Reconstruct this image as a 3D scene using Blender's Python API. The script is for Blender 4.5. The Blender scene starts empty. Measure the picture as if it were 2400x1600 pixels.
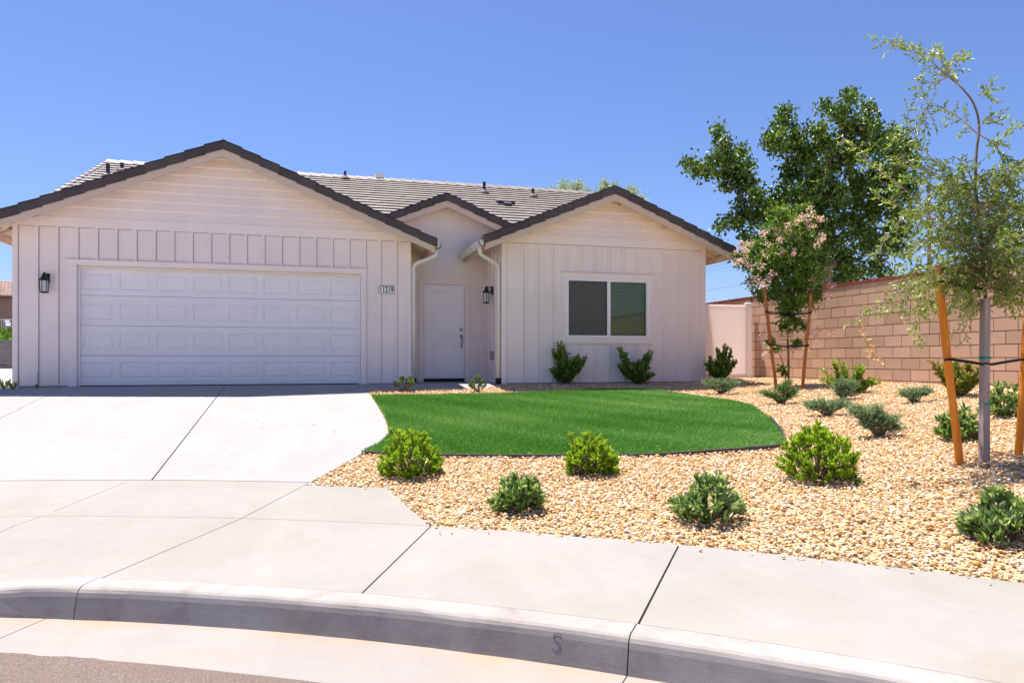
import bpy, bmesh, math, random
import numpy as np
from mathutils import Vector, Matrix
random.seed(7); rng = np.random.default_rng(11)
S = bpy.context.scene
COL = S.collection

# ------------------------------------------------------------------ camera, sky, sun, exposure
FPX, HY, YAW = 1726.26, 844.98, 0.2712          # survey of the photograph (pixels of 2400x1600)
CAM = np.array([3.8863, -14.4811, 0.4532])
cd = bpy.data.cameras.new('camera'); cam = bpy.data.objects.new('camera', cd); COL.objects.link(cam)
cam.location = CAM; cam.rotation_euler = (math.pi/2, 0, -YAW)
cd.sensor_width = 36; cd.lens = FPX/2400*36; cd.shift_y = (HY-800)/2400
cd.clip_start = 0.05; cd.clip_end = 6000
S.camera = cam
S.render.resolution_x, S.render.resolution_y = 1024, 682

SUN_EL, LX, LY = math.radians(72), 0.363, -0.931   # horizontal travel of the light
sl = bpy.data.lights.new('sun', 'SUN'); sun = bpy.data.objects.new('sun', sl); COL.objects.link(sun)
sl.energy = 4.9; sl.angle = math.radians(0.55); sl.color = (1, 0.95, 0.89)
tv = Vector((LX*math.cos(SUN_EL), LY*math.cos(SUN_EL), -math.sin(SUN_EL)))
sun.rotation_euler = tv.to_track_quat('-Z', 'Y').to_euler(); sun.location = (0, 30, 60)
w = bpy.data.worlds.new('World'); S.world = w; w.use_nodes = True
nt = w.node_tree; bg = nt.nodes['Background']
sky = nt.nodes.new('ShaderNodeTexSky'); sky.sky_type = 'NISHITA'; sky.sun_disc = False
sky.sun_elevation = SUN_EL; sky.sun_rotation = math.atan2(-LX, -LY)
sky.air_density = 1.0; sky.dust_density = 0.6; sky.ozone_density = 2.4; sky.altitude = 100
tn_ = nt.nodes.new('ShaderNodeMix'); tn_.data_type = 'RGBA'; tn_.blend_type = 'MULTIPLY'; tn_.inputs[0].default_value = 1.0
tn_.inputs[7].default_value = (0.70, 0.79, 1.09, 1)
nt.links.new(sky.outputs[0], tn_.inputs[6]); nt.links.new(tn_.outputs[2], bg.inputs[0]); bg.inputs[1].default_value = 0.072
S.view_settings.view_transform = 'Standard'; S.view_settings.look = 'None'
S.view_settings.exposure = 1.05; S.view_settings.gamma = 1.0

# ------------------------------------------------------------------ survey helpers
RV = np.array([math.cos(YAW), -math.sin(YAW), 0]); FV = np.array([math.sin(YAW), math.cos(YAW), 0])
def ray(u, v): return FV + RV*(u-1200)/FPX + np.array([0, 0, 1])*(HY-v)/FPX
def at(u, v, d): return CAM + ray(u, v)*d
def onY(u, v, Y): r = ray(u, v); return CAM + r*(Y-CAM[1])/r[1]
CC = np.array([-0.9404, -19.4909]); RF = 10.12      # centre and radius of the kerb face
def rad(x, y): return math.hypot(x-CC[0], y-CC[1])
def sstep(t): t = min(1, max(0, t)); return t*t*(3-2*t)
def zt(x, y):
    r = rad(x, y); a = max(0, r-RF-1.56)
    if a <= 0:
        z = -0.76 + 0.04*min(1, max(0, (r-RF-0.16)/1.4))
        th = math.degrees(math.atan2(y-CC[1], x-CC[0]))
        z -= 0.11*sstep((th-69.6)/7.0)*(1-sstep((r-RF-0.16)/1.3))
        return z
    b1 = max(0.0, -0.35-y); b2 = max(0.0, 14.05-x)
    b = min(b1, b2) - 0.0
    k = 1.5
    h = max(k-abs(b1-b2), 0)/k; b = max(0, b-h*h*k*0.25*min(1, b))
    return -0.72 + (0.72+0.05*sstep((x-11)/2.5))*a/(a+b+1e-6)
def gp(u, v):
    r = ray(u, v); d = 2.5
    while d < 60:
        p = CAM+r*d
        if p[2] <= zt(p[0], p[1]): break
        d += 0.05
    lo, hi = d-0.05, d
    for _ in range(20):
        m = (lo+hi)/2; p = CAM+r*m
        if p[2] <= zt(p[0], p[1]): hi = m
        else: lo = m
    return CAM+r*hi
def dep(p): return float((np.array(p)-CAM) @ FV)

# ------------------------------------------------------------------ object helpers
def tag(o, label=None, cat=None, group=None, kind=None):
    if label: o['label'] = label
    if cat: o['category'] = cat
    if group: o['group'] = group
    if kind: o['kind'] = kind
    return o
def empty(name, loc=(0, 0, 0), label=None, cat=None, group=None):
    o = bpy.data.objects.new(name, None); COL.objects.link(o); o.location = loc; o.empty_display_size = 0.2
    return tag(o, label, cat, group)
class MB:
    def __init__(s): s.v = []; s.f = []; s.t = []
    def face(s, pts, tone=0.5):
        n = len(s.v); s.v += [tuple(p) for p in pts]; s.f.append(tuple(range(n, n+len(pts)))); s.t.append(tone)
    def hexa(s, p, tone=0.5):
        n = len(s.v); s.v += [tuple(q) for q in p]
        for f in ((0,3,2,1),(4,5,6,7),(0,1,5,4),(1,2,6,5),(2,3,7,6),(3,0,4,7)):
            s.f.append(tuple(n+i for i in f)); s.t.append(tone)
        return s
    def box(s, x0, y0, z0, x1, y1, z1, tone=0.5):
        return s.hexa([(x0,y0,z0),(x1,y0,z0),(x1,y1,z0),(x0,y1,z0),(x0,y0,z1),(x1,y0,z1),(x1,y1,z1),(x0,y1,z1)], tone)
    def prism(s, poly, d, tone=0.5):          # poly: 3D points, d: extrusion vector
        n = len(s.v); k = len(poly); d = np.array(d, float)
        s.v += [tuple(p) for p in poly] + [tuple(np.array(p)+d) for p in poly]
        s.f.append(tuple(range(n, n+k))); s.f.append(tuple(range(n+2*k-1, n+k-1, -1))); s.t += [tone]*2
        for i in range(k):
            j = (i+1) % k; s.f.append((n+i, n+j, n+k+j, n+k+i)); s.t.append(tone)
        return s
    def bar(s, a, b, w, h=None, up=(0,0,1), tone=0.5):
        a, b = Vector(a), Vector(b); h = h or w; d = (b-a).normalized(); u = Vector(up)
        if abs(d.dot(u)) > 0.95: u = Vector((1,0,0))
        x = d.cross(u).normalized()*w/2; y = x.normalized().cross(d).normalized()*h/2
        return s.hexa([a-x-y, a+x-y, a+x+y, a-x+y, b-x-y, b+x-y, b+x+y, b-x+y], tone)
    def tube(s, pts, r, n=8, tone=0.5, cap=True):
        pts = [Vector(p) for p in pts]; k = len(pts)
        rs = [r]*k if isinstance(r, (int, float)) else list(r)
        base = len(s.v); ref = None
        for i, p in enumerate(pts):
            d = (pts[min(i+1, k-1)]-pts[max(i-1, 0)]).normalized()
            if ref is None: ref = d.orthogonal().normalized()
            ref = (ref-d*ref.dot(d)).normalized(); b2 = d.cross(ref)
            for j in range(n):
                a = 2*math.pi*j/n; s.v.append(tuple(p+(ref*math.cos(a)+b2*math.sin(a))*rs[i]))
        for i in range(k-1):
            for j in range(n):
                jn = (j+1) % n; s.f.append((base+i*n+j, base+i*n+jn, base+(i+1)*n+jn, base+(i+1)*n+j)); s.t.append(tone)
        if cap:
            s.f.append(tuple(base+j for j in range(n-1, -1, -1))); s.f.append(tuple(base+(k-1)*n+j for j in range(n))); s.t += [tone]*2
        return s
    def lathe(s, prof, c, n=12, rot=0, tone=0.5, sx=1, sy=1):   # prof: (radius, z)
        base = len(s.v)
        for r, z in prof:
            for j in range(n):
                a = rot+2*math.pi*j/n; s.v.append((c[0]+r*math.cos(a)*sx, c[1]+r*math.sin(a)*sy, c[2]+z))
        for i in range(len(prof)-1):
            for j in range(n):
                jn = (j+1) % n; s.f.append((base+i*n+j, base+i*n+jn, base+(i+1)*n+jn, base+(i+1)*n+j)); s.t.append(tone)
        s.f.append(tuple(base+j for j in range(n-1, -1, -1))); k = len(prof)-1
        s.f.append(tuple(base+k*n+j for j in range(n))); s.t += [tone]*2
        return s
    def build(s, name, mat, parent=None, smooth=False, recalc=True):
        me = bpy.data.meshes.new(name); me.from_pydata(s.v, [], s.f)
        at_ = me.attributes.new('tone', 'FLOAT', 'FACE'); at_.data.foreach_set('value', np.array(s.t, np.float32))
        if recalc:
            bm = bmesh.new(); bm.from_mesh(me); bmesh.ops.recalc_face_normals(bm, faces=bm.faces); bm.to_mesh(me); bm.free()
        if smooth:
            me.polygons.foreach_set('use_smooth', [True]*len(me.polygons))
        me.materials.append(mat)
        o = bpy.data.objects.new(name, me); COL.objects.link(o)
        if parent is not None:
            o.parent = parent; p = parent; loc = Vector((0,0,0))
            while p: loc += p.location; p = p.parent
            me.transform(Matrix.Translation(-loc))      # meshes are written in world coordinates
        return o
def part(name, mat, parent, *boxes):
    m = MB()
    for b in boxes: m.box(*b)
    return m.build(name, mat, parent)
def npmesh(name, V, F, mat, parent=None, tone=None, smooth=False):    # big triangle/quad meshes, one face size
    me = bpy.data.meshes.new(name); n, k = F.shape
    me.vertices.add(len(V)); me.vertices.foreach_set('co', V.astype(np.float32).ravel())
    me.loops.add(n*k); me.loops.foreach_set('vertex_index', F.astype(np.int32).ravel())
    me.polygons.add(n); me.polygons.foreach_set('loop_start', np.arange(0, n*k, k, dtype=np.int32))
    me.polygons.foreach_set('loop_total', np.full(n, k, np.int32))
    me.update(calc_edges=True)
    if tone is not None:
        a = me.attributes.new('tone', 'FLOAT', 'POINT'); a.data.foreach_set('value', tone.astype(np.float32))
    if smooth: me.polygons.foreach_set('use_smooth', np.ones(n, bool))
    me.materials.append(mat); me.validate()
    o = bpy.data.objects.new(name, me); COL.objects.link(o)
    if parent is not None:
        o.parent = parent; me.transform(Matrix.Translation(-Vector(parent.location)))
    return o

# ------------------------------------------------------------------ materials
def mat(name, col, rough=0.6, spec=0.3, metal=0.0):
    m = bpy.data.materials.new(name); m.use_nodes = True; b = m.node_tree.nodes['Principled BSDF']
    b.inputs['Base Color'].default_value = (*col, 1); b.inputs['Roughness'].default_value = rough
    b.inputs['Specular IOR Level'].default_value = spec; b.inputs['Metallic'].default_value = metal
    return m
def N(m, t, **kw):
    n = m.node_tree.nodes.new(t)
    for k, v in kw.items(): setattr(n, k, v)
    return n
def L(m, a, b): m.node_tree.links.new(a, b)
def ramp(m, fac, stops, interp='LINEAR'):
    r = N(m, 'ShaderNodeValToRGB'); r.color_ramp.interpolation = interp; e = r.color_ramp.elements
    while len(e) < len(stops): e.new(0.5)
    for i, (p, c) in enumerate(stops): e[i].position = p; e[i].color = (*c, 1)
    L(m, fac, r.inputs[0]); return r.outputs[0]
def noise(m, scale, detail=4, rough=0.55, vec=None, out='Fac', dist=0.0):
    n = N(m, 'ShaderNodeTexNoise'); n.inputs['Scale'].default_value = scale; n.inputs['Detail'].default_value = detail
    n.inputs['Roughness'].default_value = rough; n.inputs['Distortion'].default_value = dist
    if vec is None:
        tc = N(m, 'ShaderNodeNewGeometry'); vec = tc.outputs['Position']
    L(m, vec, n.inputs['Vector']); return n.outputs[out]
def mapped(m, sc):
    g = N(m, 'ShaderNodeNewGeometry'); mp = N(m, 'ShaderNodeMapping'); mp.inputs['Scale'].default_value = sc
    L(m, g.outputs['Position'], mp.inputs['Vector']); return mp.outputs[0]
def mixc(m, fac, a, b, blend='MIX'):
    x = N(m, 'ShaderNodeMix', data_type='RGBA', blend_type=blend)
    if isinstance(fac, float): x.inputs[0].default_value = fac
    else: L(m, fac, x.inputs[0])
    for i, c in ((6, a), (7, b)):
        if isinstance(c, tuple): x.inputs[i].default_value = (*c, 1)
        else: L(m, c, x.inputs[i])
    return x.outputs[2]
def bump(m, h, strength=0.3, dist=0.01):
    b = N(m, 'ShaderNodeBump'); b.inputs['Strength'].default_value = strength; b.inputs['Distance'].default_value = dist
    L(m, h, b.inputs['Height']); L(m, b.outputs[0], m.node_tree.nodes['Principled BSDF'].inputs['Normal'])
def setc(m, out): L(m, out, m.node_tree.nodes['Principled BSDF'].inputs['Base Color'])
def attr(m, name='tone'):
    a = N(m, 'ShaderNodeAttribute', attribute_name=name); return a.outputs['Fac']

def painted(name, col, rough=0.55, var=0.06):
    m = mat(name, col, rough, 0.3)
    n1 = noise(m, 1.3, 3); c = ramp(m, n1, [(0.3, tuple(x*(1-var) for x in col)), (0.7, tuple(min(1, x*(1+var*0.4)) for x in col))])
    n3 = noise(m, 1.0, 5, 0.6, vec=mapped(m, (9, 9, 0.5)))
    c = mixc(m, 0.10, c, ramp(m, n3, [(0.35, (0.75, 0.72, 0.70)), (0.6, (1, 1, 1))]), 'MULTIPLY')
    setc(m, c); n2 = noise(m, 1.0, 4, 0.6, vec=mapped(m, (70, 70, 5))); bump(m, n2, 0.12, 0.004)
    return m
M = {}
def leafmat_v():       # sheet vinyl lets part of the sun through
    m = mat('white_vinyl', (0.92, 0.85, 0.81), 0.35, 0.4); b = m.node_tree.nodes['Principled BSDF']; out = m.node_tree.nodes['Material Output']
    tl = N(m, 'ShaderNodeBsdfTranslucent'); tl.inputs[0].default_value = (0.98, 0.90, 0.86, 1)
    mx = N(m, 'ShaderNodeMixShader'); mx.inputs[0].default_value = 0.6; L(m, b.outputs[0], mx.inputs[1]); L(m, tl.outputs[0], mx.inputs[2]); L(m, mx.outputs[0], out.inputs[0]); return m
M['wall'] = painted('wall_paint', (0.94, 0.79, 0.735))
M['trim'] = painted('trim_paint', (0.95, 0.80, 0.745), 0.5, 0.04)
M['soffit'] = painted('soffit_paint', (0.66, 0.50, 0.39), 0.6)
M['gdoor'] = painted('garage_door_paint', (0.92, 0.84, 0.83), 0.45, 0.03)
M['fdoor'] = painted('front_door_paint', (0.95, 0.87, 0.88), 0.4, 0.03)
M['vinyl'] = leafmat_v()
M['gutter'] = painted('gutter_paint', (0.76, 0.70, 0.64), 0.4, 0.03)
M['black'] = mat('black_metal', (0.012, 0.010, 0.010), 0.45, 0.4)
M['rubber'] = mat('black_rubber', (0.01, 0.01, 0.012), 0.6, 0.3)
M['nickel'] = mat('aged_nickel', (0.30, 0.27, 0.24), 0.35, 0.5, 1.0)
M['seal'] = mat('cream_seal', (0.80, 0.73, 0.62), 0.6)
M['frame'] = mat('white_window_frame', (0.93, 0.88, 0.86), 0.35, 0.4)
M['shade_line_box'] = mat('siding_joint', (0.36, 0.28, 0.26), 0.8, 0.2)  # brown for painted shade lines on walls and door, also the outlet box
M['frost'] = mat('frosted_glass', (0.62, 0.64, 0.62), 0.35, 0.5)
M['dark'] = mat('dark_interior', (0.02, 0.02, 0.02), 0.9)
M['pipe'] = mat('dark_vent_paint', (0.035, 0.03, 0.045), 0.6)
M['blind'] = mat('blind_slats', (0.85, 0.84, 0.74), 0.5)
M['plastic'] = mat('white_plastic', (0.90, 0.86, 0.86), 0.4)
def glass(name, tint, gl=0.10):
    m = bpy.data.materials.new(name); m.use_nodes = True; t = m.node_tree; t.nodes.clear()
    o = N(m, 'ShaderNodeOutputMaterial'); mx = N(m, 'ShaderNodeMixShader'); tr = N(m, 'ShaderNodeBsdfTransparent'); g = N(m, 'ShaderNodeBsdfGlossy')
    tr.inputs[0].default_value = (*tint, 1); g.inputs['Roughness'].default_value = 0.03; g.inputs[0].default_value = (0.50, 0.52, 0.46, 1)
    fr = N(m, 'ShaderNodeFresnel'); fr.inputs[0].default_value = 1.5
    L(m, fr.outputs[0], mx.inputs[0]); L(m, tr.outputs[0], mx.inputs[1]); L(m, g.outputs[0], mx.inputs[2]); L(m, mx.outputs[0], o.inputs[0])
    return m
M['glass'] = glass('window_glass', (0.84, 0.90, 0.80))
# fine insect screen: a grey cloth that lets part of the blind show through
m = bpy.data.materials.new('insect_screen'); m.use_nodes = True; t = m.node_tree; t.nodes.clear()
o = N(m, 'ShaderNodeOutputMaterial'); mx = N(m, 'ShaderNodeMixShader'); mx.inputs[0].default_value = 0.40
tr = N(m, 'ShaderNodeBsdfTransparent'); df = N(m, 'ShaderNodeBsdfDiffuse'); df.inputs[0].default_value = (0.20, 0.185, 0.17, 1)
L(m, tr.outputs[0], mx.inputs[1]); L(m, df.outputs[0], mx.inputs[2]); L(m, mx.outputs[0], o.inputs[0]); M['screen'] = m

def tilemat(name, a, b, rough=0.6):
    m = mat(name, a, rough, 0.35)
    c = ramp(m, attr(m), [(0, a), (1, b)])
    n = noise(m, 26, 4, 0.65); c = mixc(m, 0.35, c, ramp(m, n, [(0.3, (0.62, 0.60, 0.60)), (0.7, (1.0, 1.0, 1.0))]), 'MULTIPLY')
    setc(m, c); bump(m, noise(m, 90, 3, 0.6), 0.25, 0.003); return m
M['tile'] = tilemat('roof_tile_concrete', (0.235, 0.198, 0.175), (0.30, 0.252, 0.225))
M['rake'] = tilemat('rake_tile_shaded', (0.070, 0.054, 0.054), (0.098, 0.076, 0.075))  # same tile as the roof, its colour darkened for the shaded gable edges
M['clay'] = tilemat('neighbour_clay_tile', (0.42, 0.27, 0.20), (0.60, 0.42, 0.34))

def N_sub(m, a, k):
    x = N(m, 'ShaderNodeMath', operation='SUBTRACT'); L(m, a, x.inputs[0]); x.inputs[1].default_value = k; return x.outputs[0]
def concrete(name, a, b, stain=(0.62, 0.50, 0.40), amt=0.35, rough=0.8, silt=False, patchy=False):
    m = mat(name, a, rough, 0.25)
    c = ramp(m, noise(m, 0.7, 5, 0.6), [(0.3, a), (0.7, b)])
    c = mixc(m, 0.22, c, ramp(m, noise(m, 7, 5, 0.7), [(0.3, (0.72, 0.70, 0.68)), (0.65, (1, 1, 1))]), 'MULTIPLY')
    st = ramp(m, noise(m, 0.55, 6, 0.62, dist=0.6, vec=mapped(m, (1.0, 1.7, 1.0))), [(0.50, (0, 0, 0)), (0.74, (amt, amt, amt))])
    c = mixc(m, st, c, stain)
    sp = ramp(m, noise(m, 60, 2, 0.5), [(0.70, (0, 0, 0)), (0.76, (0.35, 0.35, 0.35))]); c = mixc(m, sp, c, (0.33, 0.27, 0.23))
    c = mixc(m, 0.16, c, ramp(m, noise(m, 1.0, 5, 0.65, dist=0.5, vec=mapped(m, (2.6, 0.5, 1))), [(0.42, (0.72, 0.69, 0.67)), (0.60, (1, 1, 1))]), 'MULTIPLY')
    if patchy:               # trowel smears and tyre scuffs, longer along the kerb than high
        pn = noise(m, 3.2, 6, 0.68, dist=0.35); c = mixc(m, ramp(m, pn, [(0.48, (0, 0, 0)), (0.64, (0.5, 0.5, 0.5))]), c, stain)
        c = mixc(m, 0.35, c, ramp(m, noise(m, 1.0, 5, 0.7, vec=mapped(m, (6, 6, 60))), [(0.35, (0.70, 0.68, 0.68)), (0.65, (1, 1, 1))]), 'MULTIPLY')
    if silt:                  # tan silt washed along the foot of the kerb
        g = N(m, 'ShaderNodeNewGeometry'); v = N(m, 'ShaderNodeVectorMath', operation='SUBTRACT'); v.inputs[1].default_value = (-0.9404, -19.4909, 0)
        mu = N(m, 'ShaderNodeVectorMath', operation='MULTIPLY'); mu.inputs[1].default_value = (1, 1, 0); ln = N(m, 'ShaderNodeVectorMath', operation='LENGTH')
        L(m, g.outputs['Position'], v.inputs[0]); L(m, v.outputs[0], mu.inputs[0]); L(m, mu.outputs[0], ln.inputs[0])
        a2 = N(m, 'ShaderNodeMath', operation='MULTIPLY_ADD'); L(m, noise(m, 2.2, 5, 0.65), a2.inputs[0]); a2.inputs[1].default_value = 0.75; L(m, ln.outputs['Value'], a2.inputs[2])
        f = ramp(m, N_sub(m, a2.outputs[0], 10.12-0.10), [(0.33, (0, 0, 0)), (0.50, (0.75, 0.75, 0.75))]); c = mixc(m, f, c, (0.35, 0.245, 0.155))
    setc(m, c)
    ad = N(m, 'ShaderNodeMath', operation='ADD'); L(m, noise(m, 140, 3, 0.7), ad.inputs[0]); L(m, noise(m, 9, 3, 0.5), ad.inputs[1])
    bump(m, ad.outputs[0], 0.25, 0.004); return m
M['drive'] = concrete('driveway_concrete', (0.305, 0.299, 0.289), (0.328, 0.321, 0.311), (0.35, 0.31, 0.28), 0.3)
M['walk'] = concrete('sidewalk_concrete', (0.290, 0.269, 0.247), (0.320, 0.297, 0.273), (0.27, 0.235, 0.175), 0.6)
M['kerb'] = concrete('kerb_concrete', (0.36, 0.325, 0.30), (0.41, 0.37, 0.34), (0.23, 0.19, 0.18), 0.5, patchy=True)
M['gut'] = concrete('gutter_concrete', (0.290, 0.263, 0.243), (0.322, 0.292, 0.270), (0.32, 0.245, 0.175), 0.6, silt=True)
m = mat('asphalt', (0.15, 0.13, 0.12), 0.85, 0.3)
c = ramp(m, noise(m, 130, 3, 0.7), [(0.28, (0.12, 0.10, 0.09)), (0.5, (0.22, 0.162, 0.135)), (0.72, (0.37, 0.29, 0.25))])
c = mixc(m, 0.35, c, ramp(m, noise(m, 2.0, 4, 0.6, vec=mapped(m, (1, 3, 1))), [(0.3, (0.75, 0.68, 0.64)), (0.7, (1, 1, 1))]), 'MULTIPLY')
setc(m, c); bump(m, noise(m, 110, 4, 0.8), 0.9, 0.012); M['asphalt'] = m
m = mat('bare_soil', (0.50, 0.43, 0.36), 0.95, 0.1)
setc(m, ramp(m, noise(m, 3, 5, 0.7), [(0.3, (0.42, 0.35, 0.28)), (0.7, (0.60, 0.54, 0.47))])); bump(m, noise(m, 40, 4), 0.5, 0.01); M['soil'] = m
m = mat('gravel_fines', (0.36, 0.24, 0.15), 0.9, 0.1)
setc(m, ramp(m, noise(m, 55, 3, 0.7), [(0.3, (0.40, 0.25, 0.13)), (0.7, (0.72, 0.54, 0.34))])); bump(m, noise(m, 60, 3, 0.7), 1.0, 0.02); M['fines'] = m
m = mat('gravel_stone', (0.6, 0.45, 0.3), 0.75, 0.25)
c = ramp(m, attr(m), [(0.0, (0.42, 0.17, 0.05)), (0.20, (0.64, 0.33, 0.10)), (0.42, (0.76, 0.49, 0.22)), (0.64, (0.82, 0.63, 0.38)), (0.84, (0.88, 0.80, 0.66)), (0.97, (0.90, 0.87, 0.80)), (1.0, (0.56, 0.44, 0.38))])
c = mixc(m, 0.3, c, ramp(m, noise(m, 90, 2, 0.6), [(0.3, (0.6, 0.5, 0.42)), (0.7, (1, 1, 1))]), 'MULTIPLY'); setc(m, c); M['stone'] = m
def block(name, a, b):
    m = mat(name, a, 0.85, 0.15); g = N(m, 'ShaderNodeNewGeometry')
    c = ramp(m, attr(m), [(0, a), (1, b)])
    c = mixc(m, 0.35, c, ramp(m, noise(m, 45, 4, 0.75), [(0.3, (0.72, 0.68, 0.66)), (0.7, (1, 1, 1))]), 'MULTIPLY')
    c = mixc(m, 0.25, c, ramp(m, noise(m, 0.8, 4, 0.6), [(0.35, (0.75, 0.7, 0.68)), (0.65, (1, 1, 1))]), 'MULTIPLY')
    setc(m, c); bump(m, noise(m, 90, 4, 0.7), 0.4, 0.005); return m
M['block'] = block('slump_block', (0.54, 0.355, 0.25), (0.70, 0.465, 0.335))
M['mortar'] = block('mortar', (0.17, 0.095, 0.065), (0.20, 0.12, 0.08))
M['brick'] = block('red_brick_cap', (0.24, 0.055, 0.035), (0.36, 0.10, 0.065))
M['greyblock'] = block('grey_block', (0.25, 0.20, 0.19), (0.31, 0.26, 0.24))
M['brownwall'] = block('brown_stucco', (0.27, 0.17, 0.14), (0.27, 0.17, 0.14))
def wood(name, a, b, sc=(30, 30, 2)):
    m = mat(name, a, 0.7, 0.25); setc(m, ramp(m, noise(m, 1, 4, 0.65, vec=mapped(m, sc)), [(0.3, a), (0.7, b)])); bump(m, noise(m, 1, 4, 0.6, vec=mapped(m, (sc[0]*2, sc[1]*2, sc[2]))), 0.3, 0.004); return m
M['stake'] = wood('orange_lodgepole', (0.62, 0.19, 0.018), (0.80, 0.30, 0.035))
M['stake2'] = wood('brown_lodgepole', (0.36, 0.11, 0.03), (0.50, 0.18, 0.05))
M['greywood'] = wood('grey_nursery_stake', (0.24, 0.20, 0.19), (0.38, 0.33, 0.32))
M['bark'] = wood('bark', (0.13, 0.085, 0.06), (0.26, 0.18, 0.13), (40, 40, 14))
M['twig'] = wood('pale_twig', (0.28, 0.20, 0.14), (0.46, 0.37, 0.28), (60, 60, 20))
M['pole'] = wood('pole_wood', (0.13, 0.085, 0.075), (0.22, 0.15, 0.13), (8, 8, 1))
M['tape'] = mat('green_tape', (0.0, 0.25, 0.16), 0.4)
M['bender'] = mat('edging_board', (0.085, 0.065, 0.07), 0.7)

def leafmat(name, lo, mid, hi, rough=0.42, trans=0.3, spec=0.5):
    m = bpy.data.materials.new(name); m.use_nodes = True; b = m.node_tree.nodes['Principled BSDF']; out = m.node_tree.nodes['Material Output']
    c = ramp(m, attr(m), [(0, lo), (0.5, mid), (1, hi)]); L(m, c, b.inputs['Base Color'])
    b.inputs['Roughness'].default_value = rough; b.inputs['Specular IOR Level'].default_value = spec
    tl = N(m, 'ShaderNodeBsdfTranslucent'); tc = mixc(m, 1.0, c, (1.0, 1.0, 0.45), 'MULTIPLY'); L(m, tc, tl.inputs[0])
    mx = N(m, 'ShaderNodeMixShader'); mx.inputs[0].default_value = trans
    L(m, b.outputs[0], mx.inputs[1]); L(m, tl.outputs[0], mx.inputs[2]); L(m, mx.outputs[0], out.inputs[0]); return m
M['lf_pitto'] = leafmat('pittosporum_leaf', (0.09, 0.18, 0.01), (0.30, 0.48, 0.03), (0.54, 0.68, 0.10), 0.4, 0.42)
M['lf_mock'] = leafmat('mock_orange_leaf', (0.07, 0.15, 0.03), (0.19, 0.32, 0.09), (0.62, 0.68, 0.40), 0.38, 0.38)
M['lf_privet'] = leafmat('privet_leaf', (0.035, 0.08, 0.008), (0.11, 0.21, 0.018), (0.34, 0.44, 0.06), 0.3)
M['lf_yprivet'] = leafmat('yellow_privet_leaf', (0.06, 0.13, 0.01), (0.20, 0.33, 0.03), (0.46, 0.55, 0.08), 0.35)
M['lf_photinia'] = leafmat('photinia_leaf', (0.06, 0.13, 0.015), (0.17, 0.27, 0.03), (0.50, 0.28, 0.06), 0.4)
M['lf_juniper'] = leafmat('juniper_leaf', (0.09, 0.16, 0.07), (0.21, 0.32, 0.155), (0.42, 0.54, 0.31), 0.6, 0.15, 0.3)
M['lf_jgreen'] = leafmat('green_juniper_leaf', (0.05, 0.12, 0.03), (0.13, 0.27, 0.06), (0.28, 0.44, 0.13), 0.5, 0.15, 0.3)
M['lf_sedum'] = leafmat('curly_leaf', (0.08, 0.14, 0.04), (0.20, 0.29, 0.10), (0.36, 0.45, 0.22), 0.5)
M['lf_sap'] = leafmat('oak_leaf', (0.08, 0.15, 0.02), (0.26, 0.37, 0.065), (0.60, 0.66, 0.27), 0.38, 0.42)
M['lf_pear'] = leafmat('pear_leaf', (0.028, 0.068, 0.008), (0.10, 0.185, 0.018), (0.33, 0.41, 0.08), 0.42, 0.33, 0.5)
M['lf_crape'] = leafmat('crape_leaf', (0.05, 0.13, 0.012), (0.17, 0.30, 0.03), (0.44, 0.50, 0.12), 0.4, 0.3)
M['lf_far'] = leafmat('far_leaf', (0.20, 0.27, 0.14), (0.32, 0.40, 0.20), (0.45, 0.52, 0.3), 0.6, 0.3)
M['flower'] = leafmat('pink_flower', (0.75, 0.38, 0.32), (0.93, 0.62, 0.64), (0.97, 0.82, 0.85), 0.7, 0.3, 0.1)
M['dry'] = leafmat('dry_leaf', (0.45, 0.22, 0.08), (0.62, 0.40, 0.16), (0.75, 0.60, 0.35), 0.7, 0.3, 0.1)
M['grass'] = leafmat('turf_blade', (0.080, 0.24, 0.040), (0.17, 0.37, 0.085), (0.37, 0.54, 0.24), 0.5, 0.2, 0.3)
m = mat('turf_base', (0.04, 0.15, 0.03), 0.9, 0.1)
setc(m, ramp(m, noise(m, 40, 4, 0.7), [(0.3, (0.08, 0.18, 0.03)), (0.7, (0.16, 0.30, 0.06))])); M['turf'] = m
m = mat('far_hedge', (0.06, 0.16, 0.02), 0.8, 0.2)
setc(m, ramp(m, noise(m, 4, 5, 0.7), [(0.35, (0.02, 0.06, 0.005)), (0.7, (0.12, 0.26, 0.03))])); bump(m, noise(m, 5, 4), 1.0, 0.2); M['hedge'] = m
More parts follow.
